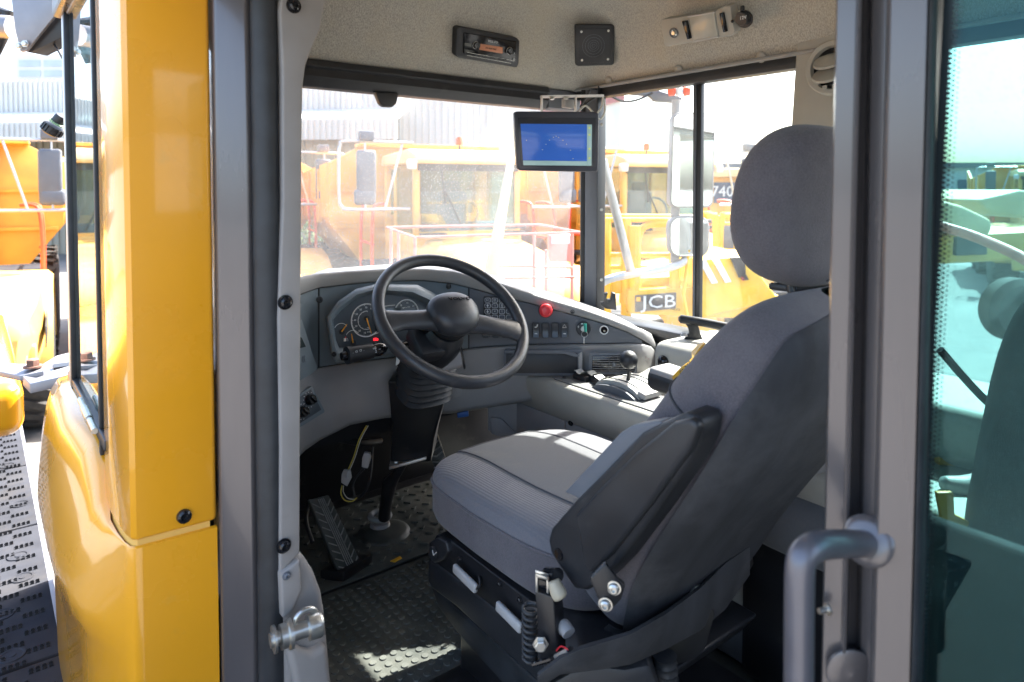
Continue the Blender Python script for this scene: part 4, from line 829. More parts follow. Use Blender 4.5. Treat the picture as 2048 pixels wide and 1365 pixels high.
# ---- monitor with bracket
MO = Plane(P(1110, 285, d=2.28), V((-.50, -.86, -.08)))
t = thing('monitor', 'dark framed video monitor showing a blue screen hanging at the windscreen corner', 'monitor', MO.hit(1110, 345))
b = MB(); of = [(1028, 226), (1034, 223), (1194, 224), (1198, 230), (1197, 340), (1192, 345), (1040, 342), (1034, 337)]
b.prism([MO.hit(*q, .0) for q in of], -MO.n*.035, bev=.004, seg=3); b.build('case', mat('monitor_case', (.035, .04, .06), .38, coat=.2), t)
parr(MO, [(1036, 236), (1192, 236), (1189, 334), (1042, 333)], .0015, .004, 'face', mat('monitor_face', (.04, .045, .06), .2), t, .001)
SCR = mat('screen_blue', (.025, .085, .34), .12, emit=.13)
parr(MO, [(1041, 248), (1174, 249), (1174, 323), (1046, 321)], .003, .002, 'screen', SCR, t, .0004)
SCB = mat('screen_bar', (.22, .33, .34), .15, emit=.12)
parr(MO, [(1174, 249.5), (1184, 249.5), (1183, 332), (1174, 332)], .0031, .002, 'screen_side_bar', SCB, t, .0002)
parr(MO, [(1046, 321.5), (1173.6, 323), (1173.6, 332), (1047, 331)], .0031, .002, 'screen_bottom_bar', SCB, t, .0002)
b = MB()
for q in ((1107, 275), (1112, 273), (1117, 275), (1099, 281), (1126, 281), (1092, 289), (1133, 289), (1085, 300), (1141, 301), (1053, 281), (1146, 318)): b.box(MO.hit(*q, .0035), (.0028, .001, .0018), rot=Matrix((MO.u, -MO.n, MO.v)).transposed())
b.build('screen_dots', mat('screen_dot', (.5, .5, .25), .3, emit=.08), t)
b = MB()
for q in ((1179, 256), (1179, 270), (1179, 298), (1179, 317)): b.box(MO.hit(*q, .0038), (.006, .001, .006), rot=Matrix((MO.u, -MO.n, MO.v)).transposed())
b.build('screen_icons', mat('screen_icon', (.3, .35, .1), .3, emit=.2), t)
t = thing('monitor_bracket', 'bare aluminium U bracket fixing the monitor under the headliner', 'bracket', P(1140, 190, d=2.3))
BP = Plane(P(1110, 205, d=2.30), MO.n)
b = MB()
def bar(b, p, q, w_=.004, t_=.02):
    a = BP.hit(*p); c = BP.hit(*q); b._add([a-MO.n*t_, a, c, c-MO.n*t_]+[v + (BP.v if abs((c-a).dot(BP.u)) > abs((c-a).dot(BP.v)) else BP.u)*w_ for v in (a-MO.n*t_, a, c, c-MO.n*t_)], [(0, 1, 2, 3), (4, 5, 6, 7), (0, 1, 5, 4), (1, 2, 6, 5), (2, 3, 7, 6), (3, 0, 4, 7)])
bar(b, (1083, 196), (1208, 194), .008, .03); bar(b, (1083, 194), (1083, 226), .005); bar(b, (1151, 192), (1151, 226), .005); b.build('frame', ALU, t)
for q in ((1104, 195), (1132, 195)): bolt(t, BP.hit(*q, .001), MO.n*.3-UZ, .008, STL, hexa=True)
b = MB(); b.box(BP.hit(1136, 208, -.03), (.045, .02, .03), bev=.003); b.build('clip', LGR, t)
t = thing('monitor_cables', 'twisted cables looping behind the right edge of the monitor', 'cable', P(1190, 230, d=2.4))
for i, pts in enumerate((((1160, 215), (1172, 196), (1180, 180)), ((1155, 226), (1170, 212), (1185, 224), (1198, 240)), ((1206, 195), (1203, 215), (1192, 232), (1202, 238), (1210, 222), (1208, 200)), ((1160, 222), (1175, 206), (1190, 196)))):
    b = MB(); b.tube(cr([P(*q, d=2.36+i*.02) for q in pts], 6), .0035, 7); b.build('cable', RUB if i in (0, 3) else WW, t)

# ================================================================= RIGHT CONSOLE
ZC = -.6; XC = P(1080, 757, z=ZC).x
t = thing('side_console', 'beige grey side console with black top plate to the right of the seat', 'console', (1.65, 1.2, ZF))
y0c, y1c = .35, P(1080, 757, z=ZC).y
prof = [(XC+.02, ZC), (XC+.004, ZC-.006), (XC, ZC-.02), (XC+.006, ZC-.055), (XC+.03, ZC-.10), (XC+.045, ZC-.125)]
b = MB(); b.grid([[V((x, y, z)) for x, z in [(1.93, ZC)]+prof] for y in (y1c+.25, y1c, 1.2, .8, y0c)]); b.build('upper_shell', CON, t, ang=60)
b = MB(); b.prism([V((XC+.05, y, z)) for y, z in ((P(1128, 850, x=XC+.05).y+.3, -.73), (P(1128, 850, x=XC+.05).y, -.73), (P(1128, 850, x=XC+.05).y, -1.15), (P(1128, 850, x=XC+.05).y+.3, -1.15))], (.06, 0, 0), bev=.003); b.build('front_side_panel', PLG, t)
ym = P(1131, 850, x=XC+.045).y
b = MB(); b.prism([V((XC+.045, y, z)) for y, z in ((ym, -.728), (y0c, -.728), (y0c, -1.15), (ym, -1.15))], (.06, 0, 0), bev=.004); b.build('side_panel', PLG, t)
XP = Plane((XC+.045, 0, 0), (-1, 0, 0))
bolt(t, XP.hit(1142, 846, .001), XP.n, .008); 
b = MB()
for q in ((1230, 863), (1236, 861), (1233, 868), (1239, 866), (1229, 873), (1236, 874), (1242, 871), (1243, 861), (1240, 879), (1234, 880)):
    b.lathe([(0, 0), (.0042, 0), (.0042, .001), (0, .001)], XP.hit(*q, .0), XP.n, 8)
b.build('vent_holes', BLKG, t)
fp = Plane(P(1050, 840, d=2.3), -Fh)
b = MB(); b.prism([fp.hit(*q) for q in ((976, 796), (1075, 800), (1128, 811), (1128, 905), (1100, 905), (976, 862))], Fh*.03, bev=.003); b.build('front_panel', PLG, t)
b = MB(); b.prism([fp.hit(*q, .01) for q in ((981, 836), (1002, 838), (1034, 868), (1006, 877), (982, 868))], Fh*.05, bev=.003); b.build('duct_outlet', PLG, t)
bolt(t, fp.hit(1111, 836, .001), fp.n, .008)
ZT = Plane((0, 0, ZC+.004), (0, 0, 1))
tpk = [ZT.hit(1106, 752), ZT.hit(1180, 751), ZT.hit(1290, 748)]
b = MB(); ya = ZT.hit(1104, 754).y; xa = ZT.hit(1104, 754).x
b.prism([ZT.hit(1104, 753), ZT.hit(1117, 750), V((1.66, ya-.1, ZC+.004)), V((1.67, .6, ZC+.004)), V((XC+.025, .6, ZC+.004)), V((XC+.025, ZT.hit(1112, 758).y, ZC+.004))], (0, 0, -.006), bev=.0015)
PLT = mat('console_top_plate', (.17, .17, .17), .5, bump=.2, bscale=500, var=.05)
b.build('top_plate', PLT, t)
pscrew(ZT, 1128, 756, .001, t, .005)
SWL = mat('rocker_light', (.42, .42, .40), .45)
for i, q in enumerate(((1166, 759), (1191, 762), (1207, 771))):
    s_ = thing('console_rocker', ('pale rocker switch on the console top, nearest the dashboard', 'pale rocker switch on the console top, middle one of three', 'pale rocker switch on the console top, nearest the gear lever')[i], 'switch', ZT.hit(*q), 'rocker switches on the console')
    p = ZT.hit(*q); b = MB(); b.box(p+UZ*.004, (.036, .055, .022), bev=.004); b.build('bezel', BLK, s_)
    b = MB(); b.grid([[p+V((sx, .024*f, .018+.008*abs(f)**1.4+(.006 if f < 0 else 0))) for sx in (-.0155, -.014, .014, .0155)] for f in (-1, -.7, -.3, 0, .3, .7, 1)]); b.build('rocker', SWL, s_, ang=50)
g_ = thing('gear_selector', 'gear lever with round black ball knob rising from a curved slotted gate', 'gear lever', ZT.hit(1262, 785))
gc = ZT.hit(1262, 785); b = MB()
def hump(y_): # curved quadrant body
    return .028*math.sqrt(max(0, 1-((y_)/.085)**2))
for nm, xa_, xb_, m_ in (('gate_side', -.056, -.042, PLD), ('gate_cover', -.04, .075, SWL), ('gate_side', .077, .10, BLK)):
    b = MB(); rows = []
    for k in range(13):
        y_ = -.085+.17*k/12; h = hump(y_)+.006-(.012 if nm == 'gate_side' else 0)
        rows.append([gc+V((x_, y_+.02, max(.001, h))) for x_ in (xa_, (xa_+xb_)/2, xb_)])
    b.grid(rows, thick=.02, dirn=(0, 0, -1)); b.build(nm, m_, g_, ang=60)
for x_ in (-.02, .03, .055):
    b = MB(); b.tube([gc+V((x_, -.07+.14*k/12+.02, hump(-.07+.14*k/12)+.0062)) for k in range(13)], .0022, 6); b.build('gate_slot', BLKG, g_)
kc = P(1257, 720, d=gc.dot(Fh)); b = MB(); b.ell(kc, (.027, .027, .027), n=32, m=20); b.build('ball_knob', BLK, g_, ang=80)
b = MB(); b.tube(cr([kc, P(1258, 745, d=gc.dot(Fh)), P(1256, 762, d=gc.dot(Fh)+.01), P(1250, 778, d=gc.dot(Fh)+.01)], 4), [.006]*13, 10); b.build('lever_shaft', BLKM, g_)
b = MB(); b.box(gc+V((.0, -.07, .014)), (.075, .03, .018), rot=(12, 0, 0), bev=.004); b.build('gate_lip', LGR, g_)
t = thing('parking_brake_lever', 'glossy black drop-shaped lever standing behind the gear lever', 'lever', P(1327, 770, z=ZC))
dk = P(1327, 760, z=ZC+.02).dot(Fh)
b = MB(); b.tube([P(1328, y, d=dk) for y in (758, 748, 738, 728, 720, 714, 711)], [.015, .013, .0145, .0185, .0195, .014, .004], 20); b.build('knob', BLKG, t, ang=80)
t = thing('storage_box', 'beige rounded storage box along the right wall below the side window', 'storage box', (1.8, 1.0, ZC))
xq = P(1301, 720, z=-.57).x
zb = -.468; yq1 = P(1301, 700, x=1.62).y
b = MB(); b.box((1.775, (yq1+.3)/2+.0, (zb+ZC)/2), (.31, yq1-.3, zb-ZC), bev=.035, seg=5); b.build('box', CON, t, ang=60)
t = thing('wall_grab_rail', 'black grab rail on the storage box in front of the right side window', 'grab rail', P(1400, 675, x=1.75))
dd = 2.10
b = MB(); b.tube([P(1357, 638, d=dd), P(1362, 638.5, d=dd), P(1400, 644, d=dd-.02), P(1480, 660, d=dd-.12)], [.006, .0135, .0135, .0135], 16); b.build('bar', BLK, t, ang=80)
b = MB(); b.loft([[P(x, y, d=dd-.01+e) for x, e in ((a, 0), (c, 0), (c, .03), (a, .03))] for a, c, y in ((1368, 1392, 645), (1376, 1398, 655), (1378, 1400, 665), (1366, 1406, 680))], bev=.003); b.build('bracket', BLK, t, ang=60)
bolt(t, P(1368, 672, d=dd-.02), UZ, .009, LGR)
# ================================================================= DRIVER'S SEAT
SX = 1.06
seat = thing('driver_seat', 'grey fabric driver seat with headrest and folded-up armrest facing the steering wheel', 'seat', (SX, 1.1, ZF))
ca, cb, cc_, ce = .245, .32, .088, .42
def cfn(p):
    fx = p.x/ca; fy = p.y/cb; z = p.z if p.z > 0 else p.z*.72
    z += .016*max(0, abs(fx)-.35)*(1 if p.z > 0 else 0) - .035*max(0, fy-.35)**1.5 + (.02 if p.z > 0 else 0)*max(0, -fy-.2)
    y = p.y - .045*fx*fx*max(0, fy) ; x = p.x*(1-.10*max(0, fy)**2)
    return V((x, y, z))
CC = V((SX, 1.165, -.738))
def sg(t, e=ce): return math.copysign(abs(t)**e, t)
def cring(ph, n=56, k=1.0): return [CC+cfn(V((ca*sg(cos(ph))*sg(cos(2*pi*j/n))*k, cb*sg(cos(ph))*sg(sin(2*pi*j/n))*k, cc_*sg(sin(ph))*k))) for j in range(n)]
b = MB(); b.loft([cring(-pi/2+.03+(pi/2+.13-.03)*i/7) for i in range(8)], cap=True); b.build('cushion_base', FAB, seat, ang=80)
b = MB(); b.loft([cring(.10+(pi/2-.13)*i/10) for i in range(11)], cap=True); b.build('cushion', FABR, seat, ang=80)
b = MB(); b.tube([p+(p-CC).normalized()*.001 for p in cring(.10)], .0035, 6, closed=True); b.build('cushion_piping', FAB, seat)
def ctop(x, y):
    fx = min(.999, abs(x/ca)); fy = min(.999, abs(y/cb)); z = cc_*max(0, 1-(fx**(2/ce)+fy**(2/ce)))**(ce/2)
    return CC+cfn(V((x, y, z)))
b = MB(); rows = []
for i in range(17):
    y = -.31+(.575)*i/16; rows.append([ctop(x, y)+V((0, 0, .0025 if -.135 < x < .135 else -.003)) for x in [-.142+.284*k/14 for k in range(15)]])
b.grid(rows); b.build('cushion_centre', FABT, seat, ang=80)
b = MB(); b.tube([r[1] for r in rows]+[rows[-1][k] for k in range(2, 13)]+[r[13] for r in reversed(rows)], .0022, 5); b.build('cushion_seam', mat('seam_thread', (.07, .07, .08), .8), seat)
# backrest
SPN = [(.86, -.775, .17, .08, .06), (.842, -.73, .21, .10, .078), (.80, -.63, .232, .105, .085), (.735, -.515, .242, .098, .09), (.66, -.405, .243, .09, .088), (.60, -.315, .238, .085, .08), (.56, -.245, .215, .075, .07), (.538, -.20, .18, .062, .058), (.527, -.176, .12, .045, .042), (.522, -.166, .03, .02, .02)]
def interp(L_, n):
    out = []
    for i in range(len(L_)-1):
        for k in range(n):
            t = k/n; g = lambda q: L_[max(0, min(len(L_)-1, q))]
            a_, b_, c_, d_ = g(i-1), g(i), g(i+1), g(i+2)
            out.append(tuple(.5*((2*b_[m])+(-a_[m]+c_[m])*t+(2*a_[m]-5*b_[m]+4*c_[m]-d_[m])*t*t+(-a_[m]+3*b_[m]-3*c_[m]+d_[m])*t**3) for m in range(5)))
    return out+[L_[-1]]
SP = interp(SPN, 3)
def bring(i, a0, a1, n, ex=0, e=.55):
    y, z, w_, tf, tb = SP[i]; p, q = SP[max(0, i-1)], SP[min(len(SP)-1, i+1)]
    tg = V((0, q[0]-p[0], q[1]-p[1])).normalized(); nn = V((0, tg.z, -tg.y)); out = []
    for k in range(n):
        a = a0+(a1-a0)*k/(n-1); c, s = cos(a), sin(a)
        x = (w_+ex)*math.copysign(abs(c)**e, c); m = ((tf if s > 0 else tb)+ex)*math.copysign(abs(s)**e, s)
        if s > 0: m -= .028*math.exp(-(x/.12)**2)*min(1, w_/.2)
        out.append(V((SX+x, y, z))+nn*m)
    return out
N_ = len(SP); ks = 14
b = MB(); b.loft([bring(i, 0, 2*pi*47/48, 48) for i in range(0, ks+1)], cap=False); b.build('backrest', FABR2 if 'FABR2' in globals() else FAB, seat, ang=80)
b = MB(); b.loft([bring(i, 0, 2*pi*47/48, 48, .0015) for i in range(ks, N_)], cap=False); b.build('backrest_upper', FAB, seat, ang=80)
b = MB(); b.tube([p for p in bring(ks, 0, pi, 40, .002)], .0022, 5); b.build('backrest_seam', FABK, seat)
a0, a1 = pi+.30, 2*pi-.30
rw = []
for i in range(0, N_-2):
    f = i/(N_-3); ins = .62-.3*min(1, f*1.6)
    if f > .86: ins = .30+(f-.86)*3.5
    r = bring(i, pi+ins, 2*pi-ins, 28, .007, .5)
    inner = [SP[i][0], SP[i][1]]; cin = V((SX, SP[i][0], SP[i][1]))
    rw.append([r[0].lerp(cin, .25)]+r+[r[-1].lerp(cin, .25)])
b = MB(); b.grid(rw); b.build('rear_shell', FABK, seat, ang=60)
b = MB(); lowr = bring(1, pi+.2, 2*pi-.2, 24, .01); b.loft([[p+V((0, .0, 0)) for p in lowr], [p+V((0, .03, -.035)) for p in lowr], [p.lerp(V((SX, .9, -.8)), .4)+V((0, .03, -.045)) for p in lowr]], closed=False); b.build('shell_hem', FABK, seat, ang=70)
hr = V((SX+.005, .592, -.027))
def hfn(p):
    t = (p.z/.135); x = p.x*(1+.06*t-.10*t*t); y = p.y*(1-.12*t)-.02*t*t
    return V((x, y, p.z))
b = MB(); b.ell(hr, (.133, .068, .13), rot=(8, 0, 0), e=.66, n=44, m=26, fn=hfn); b.build('headrest', FAB, seat, ang=80)
for s in (-1, 1): b = MB(); b.tube([hr+V((.05*s, -.01, -.10)), hr+V((.05*s, -.03, -.19))], .006, 10); b.build('headrest_post', BLKM, seat)

b = MB(); b.box(hr+V((.03, .0, -.135)), (.15, .05, .012), bev=.004); b.build('headrest_guide', BLK, seat)
b = MB(); b.tube(cr([hr+V((-.03, -.066, -.118)), hr+V((.04, -.075, -.09)), hr+V((.085, -.066, -.02)), hr+V((.088, -.06, .06))], 8), .0012, 5); b.build('headrest_seam', FABK, seat)
# raised left armrest
XA = Plane((.765, 0, 0), (-1, 0, 0))
arm = [(1094, 1080), (1100, 1058), (1150, 1000), (1216, 935), (1282, 866), (1322, 845), (1372, 824), (1394, 832), (1402, 850), (1396, 885), (1378, 925), (1300, 1040), (1232, 1130), (1196, 1166), (1170, 1183), (1148, 1180), (1120, 1140), (1100, 1108)]
b = MB(); b.prism([XA.hit(*q) for q in arm], (.055, 0, 0), bev=.009, seg=3, ang=60); b.build('armrest', BLK, seat, ang=60)
b = MB(); b.prism([XA.hit(*q, .010) for q in ((1150, 1030), (1200, 975), (1270, 905), (1345, 845), (1384, 836), (1396, 856), (1380, 900), (1300, 1010), (1225, 1105), (1180, 1150), (1165, 1130), (1158, 1080))], (.02, 0, 0), bev=.012, seg=4, ang=60); b.build('armrest_pad', BLK, seat, ang=60)
b = MB(); b.prism([XA.hit(*q, -.004) for q in ((1128, 985), (1180, 930), (1240, 866), (1262, 852), (1318, 842), (1326, 848), (1290, 866), (1226, 930), (1160, 1000))], (.035, 0, 0), bev=.004, seg=2); b.build('armrest_latch_strip', PLD, seat, ang=60)
b = MB(); b.lathe([(.0, 0), (.0105, 0), (.0095, .002), (0, .001)], XA.hit(1118, 1109, .0005), (-1, 0, 0), 24); b.build('armrest_pivot_hole', BLKG, seat)  # dark disc stands for the shade inside the pivot hole
# right armrest
b = MB(); b.box((1.40, .93, -.507), (.085, .48, .058), rot=(2.5, 0, 0), bev=.022, seg=4); b.build('armrest', BLK, seat, ang=70)
b = MB(); b.box((1.40, .93, -.484), (.08, .46, .02), rot=(2.5, 0, 0), bev=.0095, seg=3); b.build('armrest_pad', PLG, seat, ang=70)  # grey colour puts the lit top onto the black pad
# cushion frame and adjusters on the near side
XB = Plane((.838, 0, 0), (-1, 0, 0))
def side(pts, th, off, nm, m, bev=.003, seg=2, ang=50):
    b = MB(); b.prism([XB.hit(*q, off) for q in pts], (th, 0, 0), bev=bev, seg=seg); return b.build(nm, m, seat, ang=ang)
side([(872, 1070), (905, 1085), (990, 1150), (1090, 1225), (1135, 1262), (1135, 1310), (1080, 1290), (1000, 1232), (905, 1165), (862, 1130), (857, 1100)], .42, 0, 'cushion_frame', BLKM)
side([(855, 1118), (870, 1125), (960, 1195), (1060, 1275), (1150, 1345), (1240, 1420), (1200, 1460), (1090, 1380), (1000, 1300), (910, 1215), (862, 1180), (853, 1160)], .42, .004, 'suspension_cover', BLK, .010, 3)
side([(858, 1166), (905, 1212), (1000, 1296), (1090, 1378), (1180, 1460), (1120, 1480), (1000, 1365), (920, 1275), (875, 1215)], .36, -.03, 'suspension_bellows', RUB, .008, 3)
b = MB(); b.box((SX, 1.03, -1.09), (.34, .62, .16), bev=.015); b.build('floor_plinth', BLKM, seat)
b = MB(); b.prism([V((.80, y, z)) for y, z in ((1.35, ZF+.012), (.55, ZF+.012), (.6, ZF+.03), (1.3, ZF+.03))], (.5, 0, 0), bev=.003); b.build('floor_plate', BLKM, seat)
side([(858, 1085), (874, 1076), (892, 1085), (896, 1105), (884, 1122), (868, 1128), (855, 1112)], .02, .012, 'front_knob_housing', BLK, .004, 3)
b = MB(); c = XB.hit(868, 1106, .014); b.lathe([(0, 0), (.0155, 0), (.0145, .006), (0, .007)], c, (-1, 0, 0), 24); b.build('front_knob', BLK, seat)
b = MB(); b.tube([XB.hit(*q, .022) for q in ((865, 1101), (867, 1111), (873, 1105))], .0010, 5); b.build('seat_icon', WHT, seat)
for a_, c_ in (((909, 1136), (952, 1178)), ((995, 1211), (1042, 1258))):
    p, q = XB.hit(*a_, .02), XB.hit(*c_, .02); ax = (q-p).normalized(); nz = V((-1, 0, 0)); vy = nz.cross(ax).normalized()
    b = MB(); b.box((p+q)/2, ((q-p).length+.004, .022, .012), rot=Matrix((ax, vy, ax.cross(vy))).transposed(), bev=.0055, seg=3); b.build('adjuster_handle', LGR, seat, ang=60)
    b = MB(); b.tube(cr([q, XB.hit(c_[0]+8, c_[1]-8, .014), XB.hit(c_[0]+6, c_[1]-24, .004)], 5), .003, 8); b.build('handle_rod', BLKM, seat)
for q in ((921, 1118), (1000, 1168), (1040, 1200)): bolt(seat, XB.hit(*q, .001), (-1, 0, 0), .006, BLKM)
def at(px, py, d): return P(px, py, d=d)
b = MB(); b.prism([at(1069, 1182, 1.10), at(1108, 1196, 1.09), at(1118, 1340, 1.09), at(1080, 1322, 1.10)], (Fh*.028+Rt*.016), bev=.003); b.build('buckle_stalk', BLKM, seat)
b = MB()
for pts in ([(1071, 1150), (1076, 1150), (1076, 1186), (1071, 1186)], [(1093, 1158), (1098, 1159), (1098, 1194), (1093, 1192)], [(1071, 1148), (1098, 1156), (1098, 1163), (1071, 1155)]):
    b.prism([at(*q, 1.098) for q in pts], Fh*.012, bev=.0008)
b.build('metal_slot', STL, seat)
b = MB(); b.prism([at(*q, 1.11) for q in ((1073, 1158), (1112, 1170), (1112, 1190), (1073, 1186))], Fh*.012, bev=.001); b.build('slot_block', BLKG, seat)
b = MB(); b.tube(cr([at(1107, 1162, 1.085), at(1114, 1180, 1.08), at(1123, 1198, 1.075)], 5), [.0095, .0105, .011, .0115, .012, .0125, .0130, .0130, .0125, .0115, .008], 14); b.build('recline_knob', BEI, seat, ang=80)
b = MB(); b.tube([at(1095, 1148, 1.13), at(1116, 1150, 1.10)], .011, 12); b.build('knob_spindle', BLKG, seat)
cp = at(1062, 1212, 1.12); b = MB(); b.tube([cp+Rt*(.0115*cos(k*.7)-.002)+Fh*(.0115*sin(k*.7))+UZ*(-.00115*k) for k in range(84)], .0033, 7); b.build('coiled_cord', RUB, seat, ang=80)
bolt(seat, at(1081, 1288, 1.088), -Fh, .0095, STL, hexa=True)
b = MB(); b.tube([at(1108, 1262, 1.13), at(1130, 1254, 1.10), at(1138, 1268, 1.09)], .0115, 12); b.build('pivot_boss', PLG, seat)
b = MB(); b.tube(cr([at(1066, 1330, 1.10), at(1110, 1316, 1.08), at(1142, 1298, 1.05)], 5), .004, 8); b.build('release_cable', BLKG, seat)
b = MB(); b.tube([at(1112, 1314, 1.079), at(1136, 1302, 1.054)], .0044, 8); b.build('cable_sleeve', ALU, seat)
b = MB(); b.tube(cr([at(1113, 1302, 1.08), at(1122, 1293, 1.07), at(1137, 1300, 1.05)], 4), .0012, 5); b.build('red_wire', RED, seat)
b = MB(); b.prism([at(*q, .985) for q in ((1180, 1160), (1212, 1128), (1236, 1160), (1252, 1172), (1243, 1200), (1222, 1222), (1206, 1214), (1196, 1200))], Fh*.012, bev=.003); b.build('hinge_plate', BLKM, seat)
for q in ((1228, 1176), (1211, 1209)): bolt(seat, at(*q, .984), -Fh-Rt*.3, .0085, STL)
# rear frame below the backrest
b = MB(); rs = []
for px, y0, y1, d0 in ((1075, 1345, 1380, 1.08), (1120, 1310, 1350, 1.06), (1160, 1292, 1345, 1.05), (1200, 1280, 1340, 1.05), (1260, 1262, 1330, 1.08), (1330, 1222, 1300, 1.13), (1400, 1170, 1262, 1.2), (1450, 1120, 1220, 1.25), (1500, 1085, 1150, 1.3)):
    rs.append([at(px, y0, d0), at(px, y0+8, d0-.02), at(px, (y0+y1)/2, d0-.015), at(px, y1, d0+.01), at(px, y1, d0+.06), at(px, y0, d0+.08)])
b.loft(rs, bev=.0); b.build('rear_frame', FABK, seat, ang=60)
b = MB(); b.prism([at(*q, 1.22) for q in ((1284, 1260), (1330, 1235), (1378, 1182), (1410, 1178), (1418, 1200), (1432, 1230), (1412, 1300), (1392, 1322), (1350, 1334), (1290, 1315), (1280, 1285))], Fh*.03, bev=.006); b.build('support_arm', BLKM, seat)
b = MB(); b.tube([at(1391, 1187, 1.20), at(1402, 1182, 1.22), at(1404, 1181, 1.22), at(1438, 1164, 1.28)], [.0135, .0135, .0155, .0155], 18); b.build('pivot_tube', STL, seat)
bolt(seat, at(1391, 1187, 1.198), at(1391, 1187, 1.2)-at(1438, 1164, 1.28), .010, STL)
b = MB(); b.prism([at(*q, 1.40) for q in ((1440, 1140), (1500, 1095), (1510, 1130), (1480, 1175), (1445, 1178))], Fh*.05, bev=.006); b.build('rear_bracket', BLKM, seat)
b = MB(); pth = [at(1330-k*1.2+k*1.6, 1312+k*5, 1.17) for k in range(28)]; b.tube(pth, [.019+(.002 if k % 3 == 0 else 0) for k in range(28)], 16); b.build('corrugated_hose', RUB, seat, ang=30)
b = MB(); b.prism([at(*q, 1.1) for q in ((1090, 1375), (1170, 1330), (1250, 1340), (1300, 1330), (1330, 1400), (1100, 1440))], Fh*.2, bev=.01); b.build('base_housing', BLK, seat)
# warning tag
tg = thing('yellow_belt_tag', 'yellow vinyl strap tag with black lettering peeking out behind the seat backrest', 'tag', P(1360, 760, d=1.62))
b = MB(); LR = [((1408, 684), (1412, 688)), ((1395, 690), (1405, 700)), ((1383, 705), (1399, 712)), ((1384, 716), (1393, 722)), ((1378, 724), (1387, 735)), ((1362, 735), (1383, 745)), ((1350, 748), (1376, 758)), ((1344, 756), (1368, 770)), ((1353, 768), (1360, 778))]
b.grid([[P(*a_, d=1.66+.02*math.sin(i)), P((a_[0]+c_[0])/2, (a_[1]+c_[1])/2, d=1.645+.02*math.sin(i)), P(*c_, d=1.66+.02*math.sin(i))] for i, (a_, c_) in enumerate(LR)], thick=.0015, dirn=Fh)
b.build('strap', YTAG, tg, ang=80)
ta = P(1357, 752, d=1.62); tb_ = P(1385, 722, d=1.62); uu = (tb_-ta).normalized()
text('CLASS', .014, (ta+tb_)/2+uu*.001, uu, (-Fh).cross(uu), -Fh, BLKG, tg)

# ---- passenger seat behind, partly seen
ps = thing('passenger_seat', 'worn grey passenger seat behind the driver seat, partly behind the door post', 'seat', (1.62, .7, ZF))
b = MB(); b.ell((1.60, .72, -.745), (.25, .26, .075), e=.5, n=36, m=18); b.build('cushion', FABT, ps, ang=80)
b = MB(); b.ell((1.62, .38, -.47), (.25, .07, .30), rot=(8, 0, 0), e=.55, n=36, m=18); b.build('backrest', FABK, ps, ang=80)
b = MB(); b.box((1.6, .7, -.96), (.40, .42, .38), bev=.02); b.build('base', BLKM, ps)
b = MB(); b.prism([P(*q, d=1.5) for q in ((1560, 1030), (1570, 1020), (1600, 1090), (1620, 1150), (1600, 1160), (1575, 1100))], Fh*.05, bev=.01); b.build('side_cover', BLK, ps)
b = MB(); b.prism([P(*q, d=1.42) for q in ((1605, 940), (1618, 905), (1640, 870), (1670, 860), (1670, 945), (1640, 955), (1622, 950))], Fh*.06, bev=.012, seg=3); b.build('belt_guide', PLG, ps)
b = MB(); b.tube(cr([P(*q, d=1.33) for q in ((1885, 966), (1930, 974), (1975, 960), (2010, 930), (2030, 900))], 5), [.006+.016*math.sin(pi*min(1, (k+2)/16)) for k in range(21)], 14); b.build('armrest', LGR, ps, ang=80)  # pale tube stands in for a white reflection in the pane
b = MB(); b.tube(cr([P(*q, d=1.3) for q in ((1880, 700), (1960, 790), (2060, 880))], 5), .008, 8); b.build('belt_edge', BLK, ps)
t = thing('orange_body_reflection', 'orange L-shaped piece standing in for a reflection low in the tinted pane', 'strap', P(1915, 1050, d=1.2))
b = MB(); b.prism([P(*q, d=1.2) for q in ((1874, 986), (1908, 986), (1910, 1030), (1942, 1046), (1930, 1062), (1915, 1052), (1884, 1038))], Fh*.01, bev=.002); b.build('strap', ORG, t)  # orange shape added in place of the yellow body's reflection
t = thing('orange_label_reflection', 'orange wedge standing in for a warning label reflection above the pale curved tube in the tinted pane', 'reflection', P(1915, 920, d=1.4))
b = MB(); b.prism([P(*q, d=1.45) for q in ((1878, 918), (1975, 885), (1978, 898), (1965, 912), (1970, 938), (1878, 932))], Fh*.02, bev=.004); b.build('grip', ORG, t)  # wedge put in for a warning label reflected in the pane
